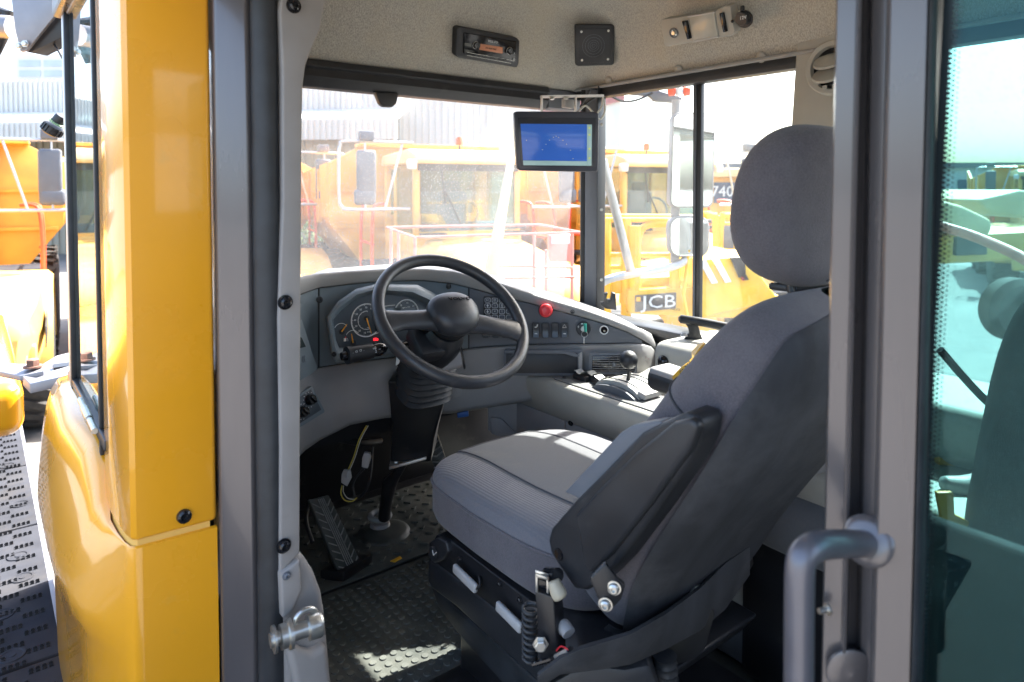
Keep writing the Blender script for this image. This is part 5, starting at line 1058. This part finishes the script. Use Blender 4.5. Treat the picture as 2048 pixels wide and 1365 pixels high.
# ================================================================= YARD: haulers, platforms, buildings
def place(o, lat, dep, face_deg, z=-EYE):
    # +Y of the thing turned to point towards the eye, swung by face_deg to picture right
    o.location = C(lat, dep, z); d = -Fh*cos(R_(face_deg))+Rt*sin(R_(face_deg)); o.rotation_euler = (0, 0, math.atan2(-d.x, d.y)); return o
DK = mat('dark_machinery', (.03, .032, .035), .6, var=.3, vscale=5)
LENS = mat('headlamp_lens', (.6, .62, .62), .15, coat=.5)
def wheel(parent, x, y, r=.93, w_=.7):
    s = 1 if x > 0 else -1
    b = MB(); b.lathe([(r*.55, -w_/2), (r*.8, -w_/2), (r*.95, -w_*.42), (r, -w_*.3), (r, w_*.3), (r*.95, w_*.42), (r*.8, w_/2), (r*.55, w_/2)], V((x, y, r)), (1, 0, 0), 36)
    for k in range(26):
        a = k*2*pi/26
        for sd_ in (-1, 1):
            c = V((x+sd_*w_*.24, y+cos(a+sd_*.06)*(r+.012), r+sin(a+sd_*.06)*(r+.012)))
            b.box(c, (w_*.48, .10, .06), rot=Euler((a-pi/2, 0, 0)).to_matrix() @ Euler((0, 0, sd_*.5)).to_matrix())
    o = b.build('wheel', TYRE, parent, ang=30)
    b = MB(); b.lathe([(0, s*w_*.25), (r*.2, s*w_*.27), (r*.25, s*w_*.1), (r*.5, s*w_*.12), (r*.56, s*w_*.42), (r*.58, s*w_*.42), (r*.58, s*w_*.3)], V((x, y, r)), (1, 0, 0), 28); b.build('rim', YEL2, o)
    return o
def mirrors(parent, x, s, y):
    b = MB(); b.tube(cr([(x-s*.45, y, 3.72), (x+s*.45, y, 3.72), (x+s*.55, y, 3.66), (x+s*.57, y, 3.5), (x+s*.57, y, 2.95), (x+s*.53, y, 2.84), (x+s*.42, y, 2.80), (x-s*.4, y, 2.80)], 4), .022, 8); f = b.build('mirror_frame', PIPE, parent)
    b = MB(); b.tube([(x+s*.22, y, 3.72), (x+s*.22, y, 2.8)], .014, 6); b.tube([(x-s*.3, y, 3.7), (x-s*.05, y, 2.8)], .018, 6); b.build('mirror_pole', PIPE, f)
    b = MB(); b.box((x+s*.2, y-.02, 3.30), (.27, .09, .62), bev=.05, seg=3); b.build('mirror', PLD, f)
    b = MB(); b.box((x+s*.22, y-.02, 2.97), (.30, .10, .22), bev=.05, seg=3); b.build('lower_mirror', PLD, f)
    b = MB(); b.box((x+s*.2, y, 3.80), (.2, .12, .13), bev=.02); b.build('mirror_lamp', PLD, f)
def hauler(label, group='articulated haulers parked in the yard'):
    t = thing('articulated_hauler', label, 'dump truck', (0, 0, 0), group)
    # cab shell: pillars, sills and roof leave real openings
    b = MB(); b.box((0, -.1, 2.05), (1.66, 1.9, .75), bev=.05)
    for x in (-.79, .79):
        for y in (-.98, -.35, .72): b.box((x, y, 2.9), (.09, .10, 1.2), bev=.015)
    b.box((0, .74, 2.42), (1.6, .12, .08)); b.box((0, -1.0, 2.5), (1.5, .06, .3)); b.build('cab', YEL2, t)
    b = MB(); b.box((0, -1.0, 3.0), (1.46, .02, .8)); b.build('rear_window', GFAR, t)
    b = MB(); b.prism([V((-.88, y, z)) for y, z in ((-1.08, 3.46), (-1.0, 3.62), (.6, 3.66), (.92, 3.58), (.98, 3.48), (.95, 3.44))], (1.76, 0, 0), bev=.04, seg=3); b.build('roof', mat('roof_yellow_white', (.72, .66, .5), .4) if False else ROOF, t)
    b = MB(); b.box((0, .80, 3.40), (1.56, .05, .12)); b.build('roof_visor', DK, t)
    b = MB(); b.box((0, .765, 2.92), (1.46, .02, .98)); b.build('windscreen', GFAR, t)
    for s in (-1, 1):
        b = MB(); b.box((s*.80, .18, 2.92), (.02, .92, 1.0)); b.build('side_window', GFAR, t)
    b = MB(); b.tube([(.1, .80, 2.5), (.4, .80, 3.1)], .012, 5); b.tube([(.37, .81, 2.85), (.43, .81, 3.35)], .015, 5); b.build('wiper', DK, t)
    b = MB(); b.box((-.1, -.3, 2.7), (.5, .2, .7), bev=.08); b.box((-.1, -.3, 3.1), (.28, .12, .22), bev=.05); b.build('cab_seat', PLD, t)
    b = MB(); b.box((0, .5, 2.5), (1.3, .3, .16), bev=.06); b.tube([V((-.1+.22*cos(k*pi/8), .3-.06*sin(k*pi/8), 2.72+.2*sin(k*pi/8))) for k in range(16)], .02, 6, closed=True); b.build('cab_dashboard', PLD, t)
    b = MB(); b.lathe([(.06, 0), (.06, .1), (.04, .13), (0, .13)], V((-.2, -.2, 3.78)), UZ, 12); bc = b.build('beacon', mat('beacon_amber', (.7, .12, .02), .3) if False else BEAC, t)
    b = MB(); b.tube([(-.2, -.2, 3.62), (-.2, -.2, 3.79)], .015, 6); b.build('beacon_post', DK, bc)
    for s in (-1, 1):
        b = MB(); b.box((s*.92, .95, 3.42), (.14, .12, .14), bev=.03); b.build('work_lamp', LENS, t)
        mirrors(t, s*1.35, s, .95)
    # bonnet, grille, fenders
    b = MB(); st_ = []
    for y, hw, zt in ((.75, .82, 2.38), (1.2, .80, 2.36), (2.0, .76, 2.26), (2.7, .72, 2.12), (3.0, .66, 1.98), (3.08, .60, 1.8)):
        st_.append([V((-hw, y, 1.25)), V((-hw*1.02, y, 1.6)), V((-hw, y, zt-.18)), V((-hw*.82, y, zt-.03)), V((0, y, zt)), V((hw*.82, y, zt-.03)), V((hw, y, zt-.18)), V((hw*1.02, y, 1.6)), V((hw, y, 1.25))])
    b.loft(st_); b.build('bonnet', YEL2, t, ang=50)
    b = MB(); b.box((0, 3.08, 1.45), (1.1, .08, .55), bev=.02); g_ = b.build('grille', DK, t)
    for k in range(5): b = MB(); b.box((0, 3.125, 1.25+k*.1), (1.0, .02, .03)); b.build('grille_bar', GRY, g_)
    for s in (-1, 1):
        for k in range(3):
            b = MB(); b.box((s*.80, 1.15+k*.42, 1.85-k*.02), (.02, .36, .30), bev=.005); b.build('side_grille', DK, t)
        for k in range(2): b = MB(); b.box((s*.62, .98, 2.42+k*.10), (.36, .16, .06)); b.build('air_intake', DK, t)
        b = MB(); rr = []
        for k in range(9):
            a = pi*k/8; rr.append([V((s*x_, .95+1.15*cos(a), .95+1.02*sin(a)+dz)) for x_, dz in ((.80, .06), (1.5, .04), (1.56, -.02), (1.5, -.06), (.8, -.04))])
        b.loft(rr); b.build('fender', YEL2, t, ang=50)
        b = MB(); b.box((s*1.14, .35, 1.98), (.60, .9, .05)); b.build('side_step', TRD, t)
        b = MB(); b.box((s*1.18, 2.9, 1.25), (.5, .22, .34), bev=.05); h_ = b.build('headlamp_housing', YEL2, t)
        b = MB(); b.box((s*1.18, 3.02, 1.28), (.34, .03, .16), bev=.02); b.build('headlamp', LENS, h_)
        for yy_ in (.0, .75):
            b = MB(); b.tube(cr([(s*1.42, yy_, 1.5), (s*1.44, yy_, 2.2), (s*1.42, yy_, 2.75), (s*1.34, yy_-.1, 2.86), (s*1.2, yy_-.2, 2.86)], 4), .024, 8); b.build('handrail', REDP, t)
        b = MB(); b.tube([(s*1.42, 0, 2.3), (s*1.42, .75, 2.3)], .022, 8); b.build('handrail', REDP, t)
        wheel(t, s*1.2, .95)
        b = MB(); b.loft([[V((s*x_, y, z_)) for x_, z_ in ((.7, 1.15), (1.46*k_, 1.15), (1.5*k_, 1.5), (1.45*k_, zt_), (1.3*k_, zt_+.1), (.7, zt_+.16))] for y, k_, zt_ in ((1.95, 1, 1.9), (2.6, .98, 1.78), (3.0, .93, 1.66), (3.12, .85, 1.5))], bev=.0); hs_ = b.build('hood_side', YEL2, t, ang=40)
        b = MB(); b.prism([V((s*1.5, y, z_)) for y, z_ in ((2.0, 1.38), (2.75, 1.32), (2.7, 1.55), (2.0, 1.66))], (s*.012, 0, 0), bev=.003); b.build('side_vent', DK, hs_)
    b = MB(); b.box((0, 3.0, .95), (2.4, .2, .34), bev=.05); b.build('bumper', YEL2, t)
    # dump body
    b = MB(); prof = [(-1.62, 3.42), (-1.70, 3.42), (-1.68, 2.5), (-1.15, 1.75), (1.15, 1.75), (1.68, 2.5), (1.70, 3.42), (1.62, 3.42), (1.60, 2.55), (1.1, 1.85), (-1.1, 1.85), (-1.60, 2.55)]
    n = len(prof); b.loft([[V((x, y, z+dz)) for x, z in prof] for y, dz in ((-1.45, .1), (-4.5, 0), (-6.3, .35))], cap=False)
    b.prism([V((x, -1.35, z)) for x, z in ((-1.70, 3.5), (-1.2, 3.78), (1.2, 3.78), (1.70, 3.5), (1.68, 2.5), (1.15, 1.8), (-1.15, 1.8), (-1.68, 2.5))], (0, -.08, 0), bev=.01)
    db = b.build('dump_body', ORG, t, ang=30)
    b = MB(); b.box((0, -1.20, 3.80), (2.5, .42, .06), bev=.02); b.build('spill_guard', ORG, db)
    b = MB(); b.box((0, -1.3, 3.05), (3.34, .05, .05)); b.box((0, -1.3, 2.45), (3.2, .05, .05)); b.build('body_rib', ORG, db)
    for s in (-1, 1):
        for y in (-2.4, -3.6, -4.8): b = MB(); b.box((s*1.7, y, 2.95), (.08, .14, .95)); b.build('body_rib', ORG, db)
        for y in (-3.3, -5.1): wheel(t, s*1.2, y)
    b = MB(); b.box((0, -2.2, 1.3), (.9, 6.2, .45), bev=.03); b.build('chassis', DK, t)
    return t
ROOF = mat('cab_roof_pale', (.72, .55, .28), .45, var=.1, vscale=3); BEAC = mat('beacon_amber', (.75, .10, .02), .3)
h0 = hauler('yellow hauler with two mirror frames, seen through the middle of the windscreen')
place(h0, -.95, 10.8, 24)
for lab_, a in (('yellow hauler with orange dump body seen at the far left outside the cab', (-7.93, 9.0, 33)), ('yellow hauler whose mirror frame shows at the left edge of the windscreen', (-5.2, 12.5, 25)), ('hazy hauler with its cab just right of the monitor and windscreen pillar', (2.35, 12.3, 20)), ('distant hauler behind the tinted pane at the right', (16.5, 21, -30))):
    c = copy_tree(h0); c['label'] = lab_; place(c, *a)
# far machine carrying the number 740
t = thing('dump_truck', 'far ochre dump truck marked 740 between the side window bar and the headrest', 'dump truck', C(7.6, 21, -EYE), None)
def cbox(b, l0, l1, d0, d1, z0, z1, bev=.0): b.prism([C(l0, d0, z0), C(l1, d0, z0), C(l1, d1, z0), C(l0, d1, z0)], (0, 0, z1-z0), bev=bev)
NAV = mat('navy_panel', (.03, .06, .12), .5)
b = MB(); cbox(b, 5.6, 9.2, 20, 26, -1.2, .3, .05); b.build('body', YEL2, t)
b = MB(); cbox(b, 5.9, 9.4, 19.9, 19.99, -.45, .15); b.build('number_panel', NAV, t)
text('740', .44, C(6.12, 19.86, -.13), Rt, UZ, -Fh, WHT, t, .01)
b = MB(); cbox(b, 5.6, 9.3, 19.6, 26, .3, .55, .05); b.build('canopy', ROOF, t)
b = MB(); cbox(b, 5.6, 9.2, 20.2, 26, -2.9, -1.2, .05); b.build('undercarriage', DK, t)
for l in (6.2, 8.4): 
    b = MB(); b.lathe([(.4, -.3), (.95, -.3), (1, 0), (.95, .3), (.4, .3)], C(l, 19.9, -EYE+1), Fh, 24); b.build('wheel', TYRE, t)

# ---- basket-type access platforms (yellow and red)
def frame_tube(par, pts, m, r=.022, nm='rail'):
    b = MB(); b.tube(pts, r, 8); return b.build(nm, m, par)
YJ = mat('platform_yellow', (.80, .46, .02), .42, var=.12, vscale=5)
t = thing('yellow_access_platform', 'yellow tubular access platform with a JCB name plate outside the right side window', 'access platform', C(1.6, 6.2, -EYE))
D0, D1 = 6.0, 7.3
def cz(py, d): return P(1300, py, d=d).z
def L(px, py, d): return P(px, py, d=d)
for py in (440, 510, 535): frame_tube(t, [L(1205, py, D0), L(1345, py, D0)], YJ)
frame_tube(t, cr([L(1275, 480, D0), L(1283, 460, D0), L(1300, 450, D0), L(1345, 447, D0)], 4), YJ, .03)
for x in (1212, 1252): frame_tube(t, [L(x, 437, D0), L(x, 640, D0)], YJ, .045, 'post')
for x in (1270, 1350): frame_tube(t, [L(x, 452, D0-.05), L(x, 620, D0-.05)], YJ, .05, 'post')
frame_tube(t, [L(1205, 432, D1), L(1420, 434, D1), L(1520, 440, D1)], YJ)
frame_tube(t, cr([L(1400, 520, D1), L(1402, 440, D1), L(1412, 430, D1), L(1425, 432, D1), L(1432, 445, D1), L(1432, 560, D1)], 4), YJ, .04)
frame_tube(t, cr([L(1440, 560, D1), L(1442, 445, D1), L(1455, 432, D1), L(1500, 434, D1)], 4), YJ, .04)
b = MB(); b.prism([L(*q, D1) for q in ((1430, 445), (1480, 445), (1500, 500), (1432, 500))], Fh*.04, bev=.01); b.build('side_panel', YJ, t)
b = MB(); b.prism([L(*q, D1-.03) for q in ((1447, 452), (1470, 452), (1468, 498), (1444, 497))], Fh*.03, bev=.005); b.build('grey_cabinet', PLD, t)
b = MB(); b.prism([L(*q, D0) for q in ((1205, 560), (1350, 552), (1350, 585), (1205, 590))], Fh*.12, bev=.02); b.build('floor_beam', YJ, t)
b = MB(); b.prism([L(*q, D0-.1) for q in ((1255, 580), (1352, 575), (1560, 590), (1560, 640), (1355, 635), (1255, 628))], Fh*.5, bev=.03); b.build('boom', YJ, t)
b = MB(); b.prism([L(*q, D0-.13) for q in ((1271, 592), (1353, 586), (1352, 618), (1271, 625))], Fh*.03, bev=.004); b.build('name_plate', mat('plate_charcoal', (.05, .05, .055), .5), t)
un = (L(1353, 604, D0-.14)-L(1271, 608, D0-.14)).normalized()
text('JCB', .155, L(1318, 605, D0-.15), un, UZ, -Fh, WHT, t, .004, sx=1.25)
b = MB(); b.prism([L(*q, D0-.135) for q in ((1273, 595), (1281, 594.5), (1281, 603), (1273, 603.5))], Fh*.01); b.build('plate_badge', ORN, t)
b = MB(); b.prism([L(*q, D0+.3) for q in ((1205, 640), (1330, 640), (1330, 720), (1205, 720))], Fh*.8, bev=.03); b.build('chassis', DK, t)
t = thing('telehandler_engine_cover', 'yellow sloping engine cover with black and white stripes below the headrest', 'engine cover', C(2.2, 6.4, -EYE))
b = MB(); b.prism([L(*q, 5.7) for q in ((1396, 520), (1500, 510), (1530, 560), (1560, 600), (1400, 640))], Fh*.9, bev=.04); b.build('cover', YJ, t)
STRI = mat('stripe_black', (.03, .03, .03), .5)
for a_ in ((1398, 522), (1425, 520), (1460, 516)):
    b = MB(); b.prism([L(a_[0], a_[1], 5.67), L(a_[0]+14, a_[1]-1, 5.67), L(a_[0]+38, a_[1]+44, 5.67), L(a_[0]+26, a_[1]+46, 5.67)], Fh*.02); b.build('stripe', STRI if a_[0] == 1460 else WHT, t)
b = MB(); b.prism([L(*q, 5.66) for q in ((1462, 517), (1490, 514), (1492, 552), (1478, 556))], Fh*.02); b.build('stripe', STRI, t)
t = thing('red_access_platform', 'pale red tubular platform frame standing just beyond the windscreen', 'access platform', C(-.2, 6.0, -EYE))
RPK = mat('faded_red_paint', (.60, .27, .22), .5, var=.15, vscale=5)
for a_, c_ in (((773, 455), (1080, 450)), ((830, 475), (1160, 465)), ((773, 455), (830, 475)), ((1080, 450), (1160, 465)), ((990, 532), (1145, 536)), ((830, 560), (1150, 555))):
    frame_tube(t, [L(*a_, 5.6), L(*c_, 5.4)], RPK, .010)
for x, y in ((782, 460), (797, 463), (830, 475), (1068, 466), (1092, 500), (1144, 466)): frame_tube(t, [L(x, y, 5.5), L(x, 640, 5.5)], RPK, .014, 'post')
b = MB(); b.prism([L(*q, 5.7) for q in ((1098, 470), (1145, 470), (1145, 525), (1098, 525))], Fh*.3, bev=.02); b.build('control_box', RPK, t)
b = MB(); b.prism([L(*q, 5.69) for q in ((1103, 472), (1140, 474), (1140, 488), (1103, 488))], Fh*.02); b.build('control_decal', WHT, t)
b = MB(); b.prism([L(*q, 5.6) for q in ((770, 640), (1160, 640), (1160, 665), (770, 665))], Fh*1.0, bev=.02); b.build('deck', RPK, t)
b = MB(); b.tube([L(900, 660, 6.0), L(900, 700, 7)], .15, 8); b.box(C(-.5, 6.4, -2.6), (1.6, 1.2, 1.0), bev=.05); b.build('scissor_base', DK, t)
t = thing('pale_reflection_post', 'pale yellow leaning post standing in for a windscreen reflection left of the monitor', 'reflection_post', C(-.1, 4.6, -EYE))
b = MB(); b.prism([L(1022, 285, 4.6), L(1034, 285, 4.6), L(992, 575, 4.4), L(962, 575, 4.4)], Fh*.12, bev=.012); b.prism([L(1020, 250, 4.62), L(1030, 250, 4.62), L(1030, 300, 4.62), L(1022, 300, 4.62)], Fh*.1); b.build('reflection_post', mat('reflection_cream', (.75, .68, .42), .5), t)  # leaning post stands in for a yellow reflection on the windscreen
b = MB(); b.box(C(-.2, 4.6, -2.3), (.5, .5, 1.6), bev=.03); b.build('base', DK, t)

# ---- this machine's own right-hand mirrors and rails
t = thing('right_mirror_set', 'tall and round grey mirrors on a pole outside the right side window', 'mirror', P(1360, 560, d=3.1))
def rr_(x0, y0, x1, y1, r, d, n=4, sk=0): return [P(x+(y-y0)*sk, y, d=d) for x, y in rrect(x0, y0, x1, y1, r, 0, n)]
b = MB(); b.prism(rr_(1345, 225, 1432, 416, 14, 3.1, sk=-.03), Fh*.07, bev=.01, seg=2); b.build('mirror_case', PLG, t)
MIR = mat('mirror_glass', (.8, .84, .86), .03, metal=1)
b = MB(); b.prism(rr_(1348.5, 228, 1429, 413, 13, 3.095, sk=-.03), Fh*.006); b.build('mirror_face', MIR, t)
b = MB(); b.prism(rr_(1338, 432, 1420, 515, 22, 3.1), Fh*.07, bev=.012, seg=3); b.build('lower_mirror_case', PLG, t)
b = MB(); b.prism(rr_(1342, 436, 1417, 512, 20, 3.095), Fh*.006); b.build('mirror_face', MIR, t)
b = MB(); b.tube([P(1352, 200, d=3.14), P(1350, 525, d=3.14)], .02, 10); b.build('mirror_pole', PLG, t)
b = MB(); b.tube(cr([P(1190, 580, d=3.0), P(1215, 560, d=3.0), P(1270, 547, d=3.05), P(1340, 535, d=3.1), P(1370, 520, d=3.12), P(1378, 490, d=3.15)], 5), .018, 12); b.build('support_rail', PIPE, t)
b = MB(); b.tube([P(1205, 320, d=2.95), P(1262, 545, d=3.05)], .02, 12); b.build('diagonal_stay', PIPE, t)
b = MB(); b.tube([P(1378, 500, d=3.1), P(1366, 590, d=3.15), P(1375, 640, d=3.15)], .008, 8); b.build('cable', YJ, t)
t = thing('roof_work_lamps', 'cluster of three work lamps on a bracket seen at the top of the side window', 'work lamps', P(1340, 190, d=3.2))
b = MB(); b.prism([P(*q, d=3.2) for q in ((1232, 185), (1300, 175), (1330, 185), (1365, 195), (1362, 206), (1310, 202), (1300, 192))], Fh*.05, bev=.005); b.build('bracket', PLD, t)
for x in (1343, 1358, 1373):
    b = MB(); b.tube([P(x, 168, d=3.15), P(x, 182, d=3.1), P(x+1, 192, d=3.1)], [.012, .020, .014], 12); b.build('lamp', REDP if x != 1358 else LENS, t)
b = MB(); b.tube(cr([P(1215, 188, d=3.1), P(1245, 203, d=3.1), P(1275, 200, d=3.1), P(1305, 186, d=3.1)], 5), .006, 6); b.build('cable', RUB, t)
t = thing('red_side_rail', 'faded red tubular guard rail crossing behind the tinted pane', 'rail', P(1960, 490, d=2.3))
b = MB(); b.tube(cr([P(1840, 440, d=2.5), P(1890, 455, d=2.4), P(1960, 478, d=2.3), P(2060, 525, d=2.1), P(2150, 600, d=2.0)], 5), .018, 14); b.build('rail', mat('faded_red_rail', (.62, .20, .15), .5, var=.15, vscale=20), t)
t = thing('engine_hood', 'yellow and pale machine hood seen through the tinted pane above the red rail', 'hood', P(1960, 430, d=6))
b = MB(); b.prism([P(*q, d=6) for q in ((1885, 400), (1930, 412), (1990, 440), (1985, 475), (1885, 465))], Fh*1.6, bev=.06, seg=3); b.build('cover', ROOF, t)
b = MB(); b.prism([P(*q, d=6.3) for q in ((1875, 470), (2100, 460), (2100, 520), (1875, 530))], Fh*1.6, bev=.06); b.build('frame', YEL2, t)
b = MB(); b.prism([P(*q, d=6.25) for q in ((1915, 475), (1975, 475), (1975, 510), (1912, 512))], Fh*.06, bev=.01); b.build('grille', DK, t)
b = MB(); b.prism([P(*q, d=9) for q in ((1955, 400), (2040, 380), (2100, 385), (2100, 440), (1980, 430))], Fh*1.6, bev=.06, seg=3); b.build('rear_cover', ROOF, t)
t = thing('yard_wheel', 'large dark round wheel standing in the yard seen low in the tinted pane', 'roller', C(5.0, 7.0, -EYE))
b = MB(); c = P(2030, 620, d=7.0); b.lathe([(.15, -.12), (.27, -.14), (.33, -.08), (.33, .08), (.27, .14), (.15, .12)], c, -Fh, 28); b.build('tyre', TYRE, t)  # dark wheel of a yard machine, only its tyre built

# ---- warehouses
CLD = mat('cladding_beige', (.36, .32, .24), .7, var=.08, vscale=.8); CLW = mat('cladding_white', (.58, .58, .545), .7, var=.05, vscale=.6); BLG = mat('gable_blue_grey', (.40, .47, .56), .6, var=.1, vscale=.5); BRK = mat('gable_red', (.42, .18, .17), .8, var=.15, vscale=1.2)
def corr(b, l0, l1, d0, d1, z0, z1, pitch=.35, dep=.06):
    a = C(l0, d0, 0); c = C(l1, d1, 0); n_ = int((c-a).length/pitch*2); dirn = (c-a).normalized(); nn = V((dirn.y, -dirn.x, 0)); nn = nn if nn.dot(-Fh) > 0 else -nn
    top = []; bt = []
    for k in range(n_+1):
        for o in ((0, dep) if k % 2 else (dep, 0)):
            p = a.lerp(c, k/n_)+nn*o; top.append(p+UZ*z1); bt.append(p+UZ*z0)
    b.grid([top, bt])
t = thing('beige_warehouse', 'long beige corrugated warehouse with a white overhanging canopy behind the haulers', 'warehouse', C(-15, 32, -EYE))
b = MB(); corr(b, -42, -5.2, 34, 30, -EYE, 3.4); b.build('wall', CLD, t, ang=20)
b = MB(); corr(b, -42, -4.6, 31.5, 27.6, 1.95, 2.75, .25); b.build('canopy_fascia', CLW, t, ang=20)
b = MB(); b.prism([C(-42, 31.5, 2.75), C(-4.6, 27.6, 2.75), C(-4.6, 30.5, 3.5), C(-42, 34, 3.5)], (0, 0, .06)); b.build('canopy_roof', CLW, t)
b = MB(); corr(b, -42, -4.9, 34, 30.2, 3.4, 5.0, .25); b.build('upper_wall', CLW, t, ang=20)
b = MB(); b.prism([C(-42, 34.2, -EYE), C(-5.2, 30.3, -EYE), C(-5.2, 50, -EYE), C(-42, 50, -EYE)], (0, 0, 8), bev=0); b.build('building_core', CLW, t)
for x in (-24, -17.5, -11.5):
    b = MB(); b.tube([C(x, 31.8-(x+24)*.1, 0), C(x-.9, 30.0-(x+24)*.1, 2.0)], .10, 6); b.build('canopy_strut', CLW, t)
for x in (-29, -23.3):
    b = MB(); cbox(b, x, x+1.0, 32.6, 32.75, .5, 1.3); w_ = b.build('window', PLD, t)
t = thing('white_warehouse', 'white steel-clad building beside the beige warehouse', 'warehouse', C(-1, 34, -EYE))
b = MB(); corr(b, -5.1, 1.4, 31, 33, -EYE, 4.2, .3, .04); b.build('wall', CLW, t, ang=20)
b = MB(); b.prism([C(-5.1, 31, 4.2), C(1.4, 33, 4.2), C(1.4, 45, 5.2), C(-5.1, 45, 5.2)], (0, 0, .1)); b.build('roof', CLW, t)
b = MB(); b.prism([C(-5.1, 31.3, -EYE), C(1.4, 33.3, -EYE), C(1.4, 45, -EYE), C(-5.1, 45, -EYE)], (0, 0, 7.2)); b.build('building_core', CLW, t)
t = thing('blue_grey_shed', 'distant shed with a blue grey glazed gable above the white warehouse', 'shed', C(-4, 55, -EYE))
b = MB(); b.prism([C(-13, 55, -EYE), C(3, 55, -EYE), C(3, 55, 8.2), C(-1.5, 55, 8.6), C(-13, 55, 6.8)], Fh*8); b.build('wall', CLW, t)
for k in range(14):
    x = -12.2+k*.86; b = MB(); z1 = 6.8+(x+13)/11.5*1.8-.15; b.prism([C(x, 54.9, z1-.75), C(x+.72, 54.9, z1-.75+.1), C(x+.72, 54.9, z1+.1), C(x, 54.9, z1)], Fh*.05); b.build('glazing_panel', BLG, t)
t = thing('red_gable_house', 'pale building with a faded red gable edge behind the monitor', 'house', C(3, 46, -EYE))
b = MB(); b.prism([C(1.4, 44, -EYE), C(7, 44, -EYE), C(7, 44, 6.5), C(1.4, 44, 5.0)], Fh*8); b.build('wall', CLW, t)
b = MB(); b.prism([C(1.3, 43.8, 3.9), C(7.2, 43.8, 5.6), C(7.2, 43.8, 6.8), C(1.3, 43.8, 5.4)], Fh*.3); b.build('gable_edge', BRK, t)
b = MB(); cbox(b, 1.8, 3.6, 43.85, 44, .5, 3.2); b.build('cladding_panel', BRK, t)
t = thing('yard_office', 'low pale building on the horizon behind the right side window', 'building', C(30, 50, -EYE))
b = MB(); b.prism([C(14, 55, -EYE), C(60, 50, -EYE), C(60, 60, -EYE), C(14, 60, -EYE)], (0, 0, 4.6)); b.build('wall', CLW, t)
b = MB(); b.prism([C(13.5, 54.5, 1.5), C(60.5, 49.5, 1.5), C(60.5, 60, 1.5), C(13.5, 60, 1.5)], (0, 0, .4)); b.build('roof', PLD, t)
for k in range(9):
    b = MB(); x = 16+k*4.6; d_ = 55-(x-14)*5/46-.12; cbox(b, x, x+1.8, d_, d_+.05, -.6, .6); b.build('window', NAV, t)
t = thing('blue_office_tower', 'blue glazed office block at far left behind the warehouse', 'building', C(-52, 75, -EYE))
b = MB(); b.prism([C(-52, 72, -EYE), C(-44, 72, -EYE), C(-44, 80, -EYE), C(-52, 80, -EYE)], (0, 0, 17)); b.build('wall', CLW, t)
for k in range(14):
    for j in range(3): b = MB(); cbox(b, -51.6+j*2.6, -49.4+j*2.6, 71.9, 72, -1+k*1.05, -.35+k*1.05); b.build('window', BLG, t)
t = thing('grass_bush', 'light green bush at the yard edge behind the left mirror frame', 'bush', C(-7, 23, -EYE))
LEAF = mat('leaf_green', (.09, .15, .04), .7, var=.4, vscale=6); b = MB(); rr2 = random.Random(5)
for k in range(900):
    c = C(-6.9, 24, -1.6)+V((rr2.gauss(0, .8), rr2.gauss(0, .8), rr2.gauss(0, .7))); a = rr2.random()*6.3; u = V((cos(a), sin(a), rr2.uniform(-.6, .6)))*.09; v_ = V((rr2.uniform(-1, 1), rr2.uniform(-1, 1), 1))*.06
    b._add([c-u, c-v_, c+u, c+v_], [(0, 1, 2, 3)])
b.build('foliage', LEAF, t)
b = MB(); b.tube([C(-6.9, 24, -EYE), C(-6.9, 24, -1.6)], .06, 6); b.build('stem', DK, t)
# ================================================================= lift everything so that the yard ground is z = 0
for o in bpy.data.objects:
    if o.parent is None: o.location.z += EYE
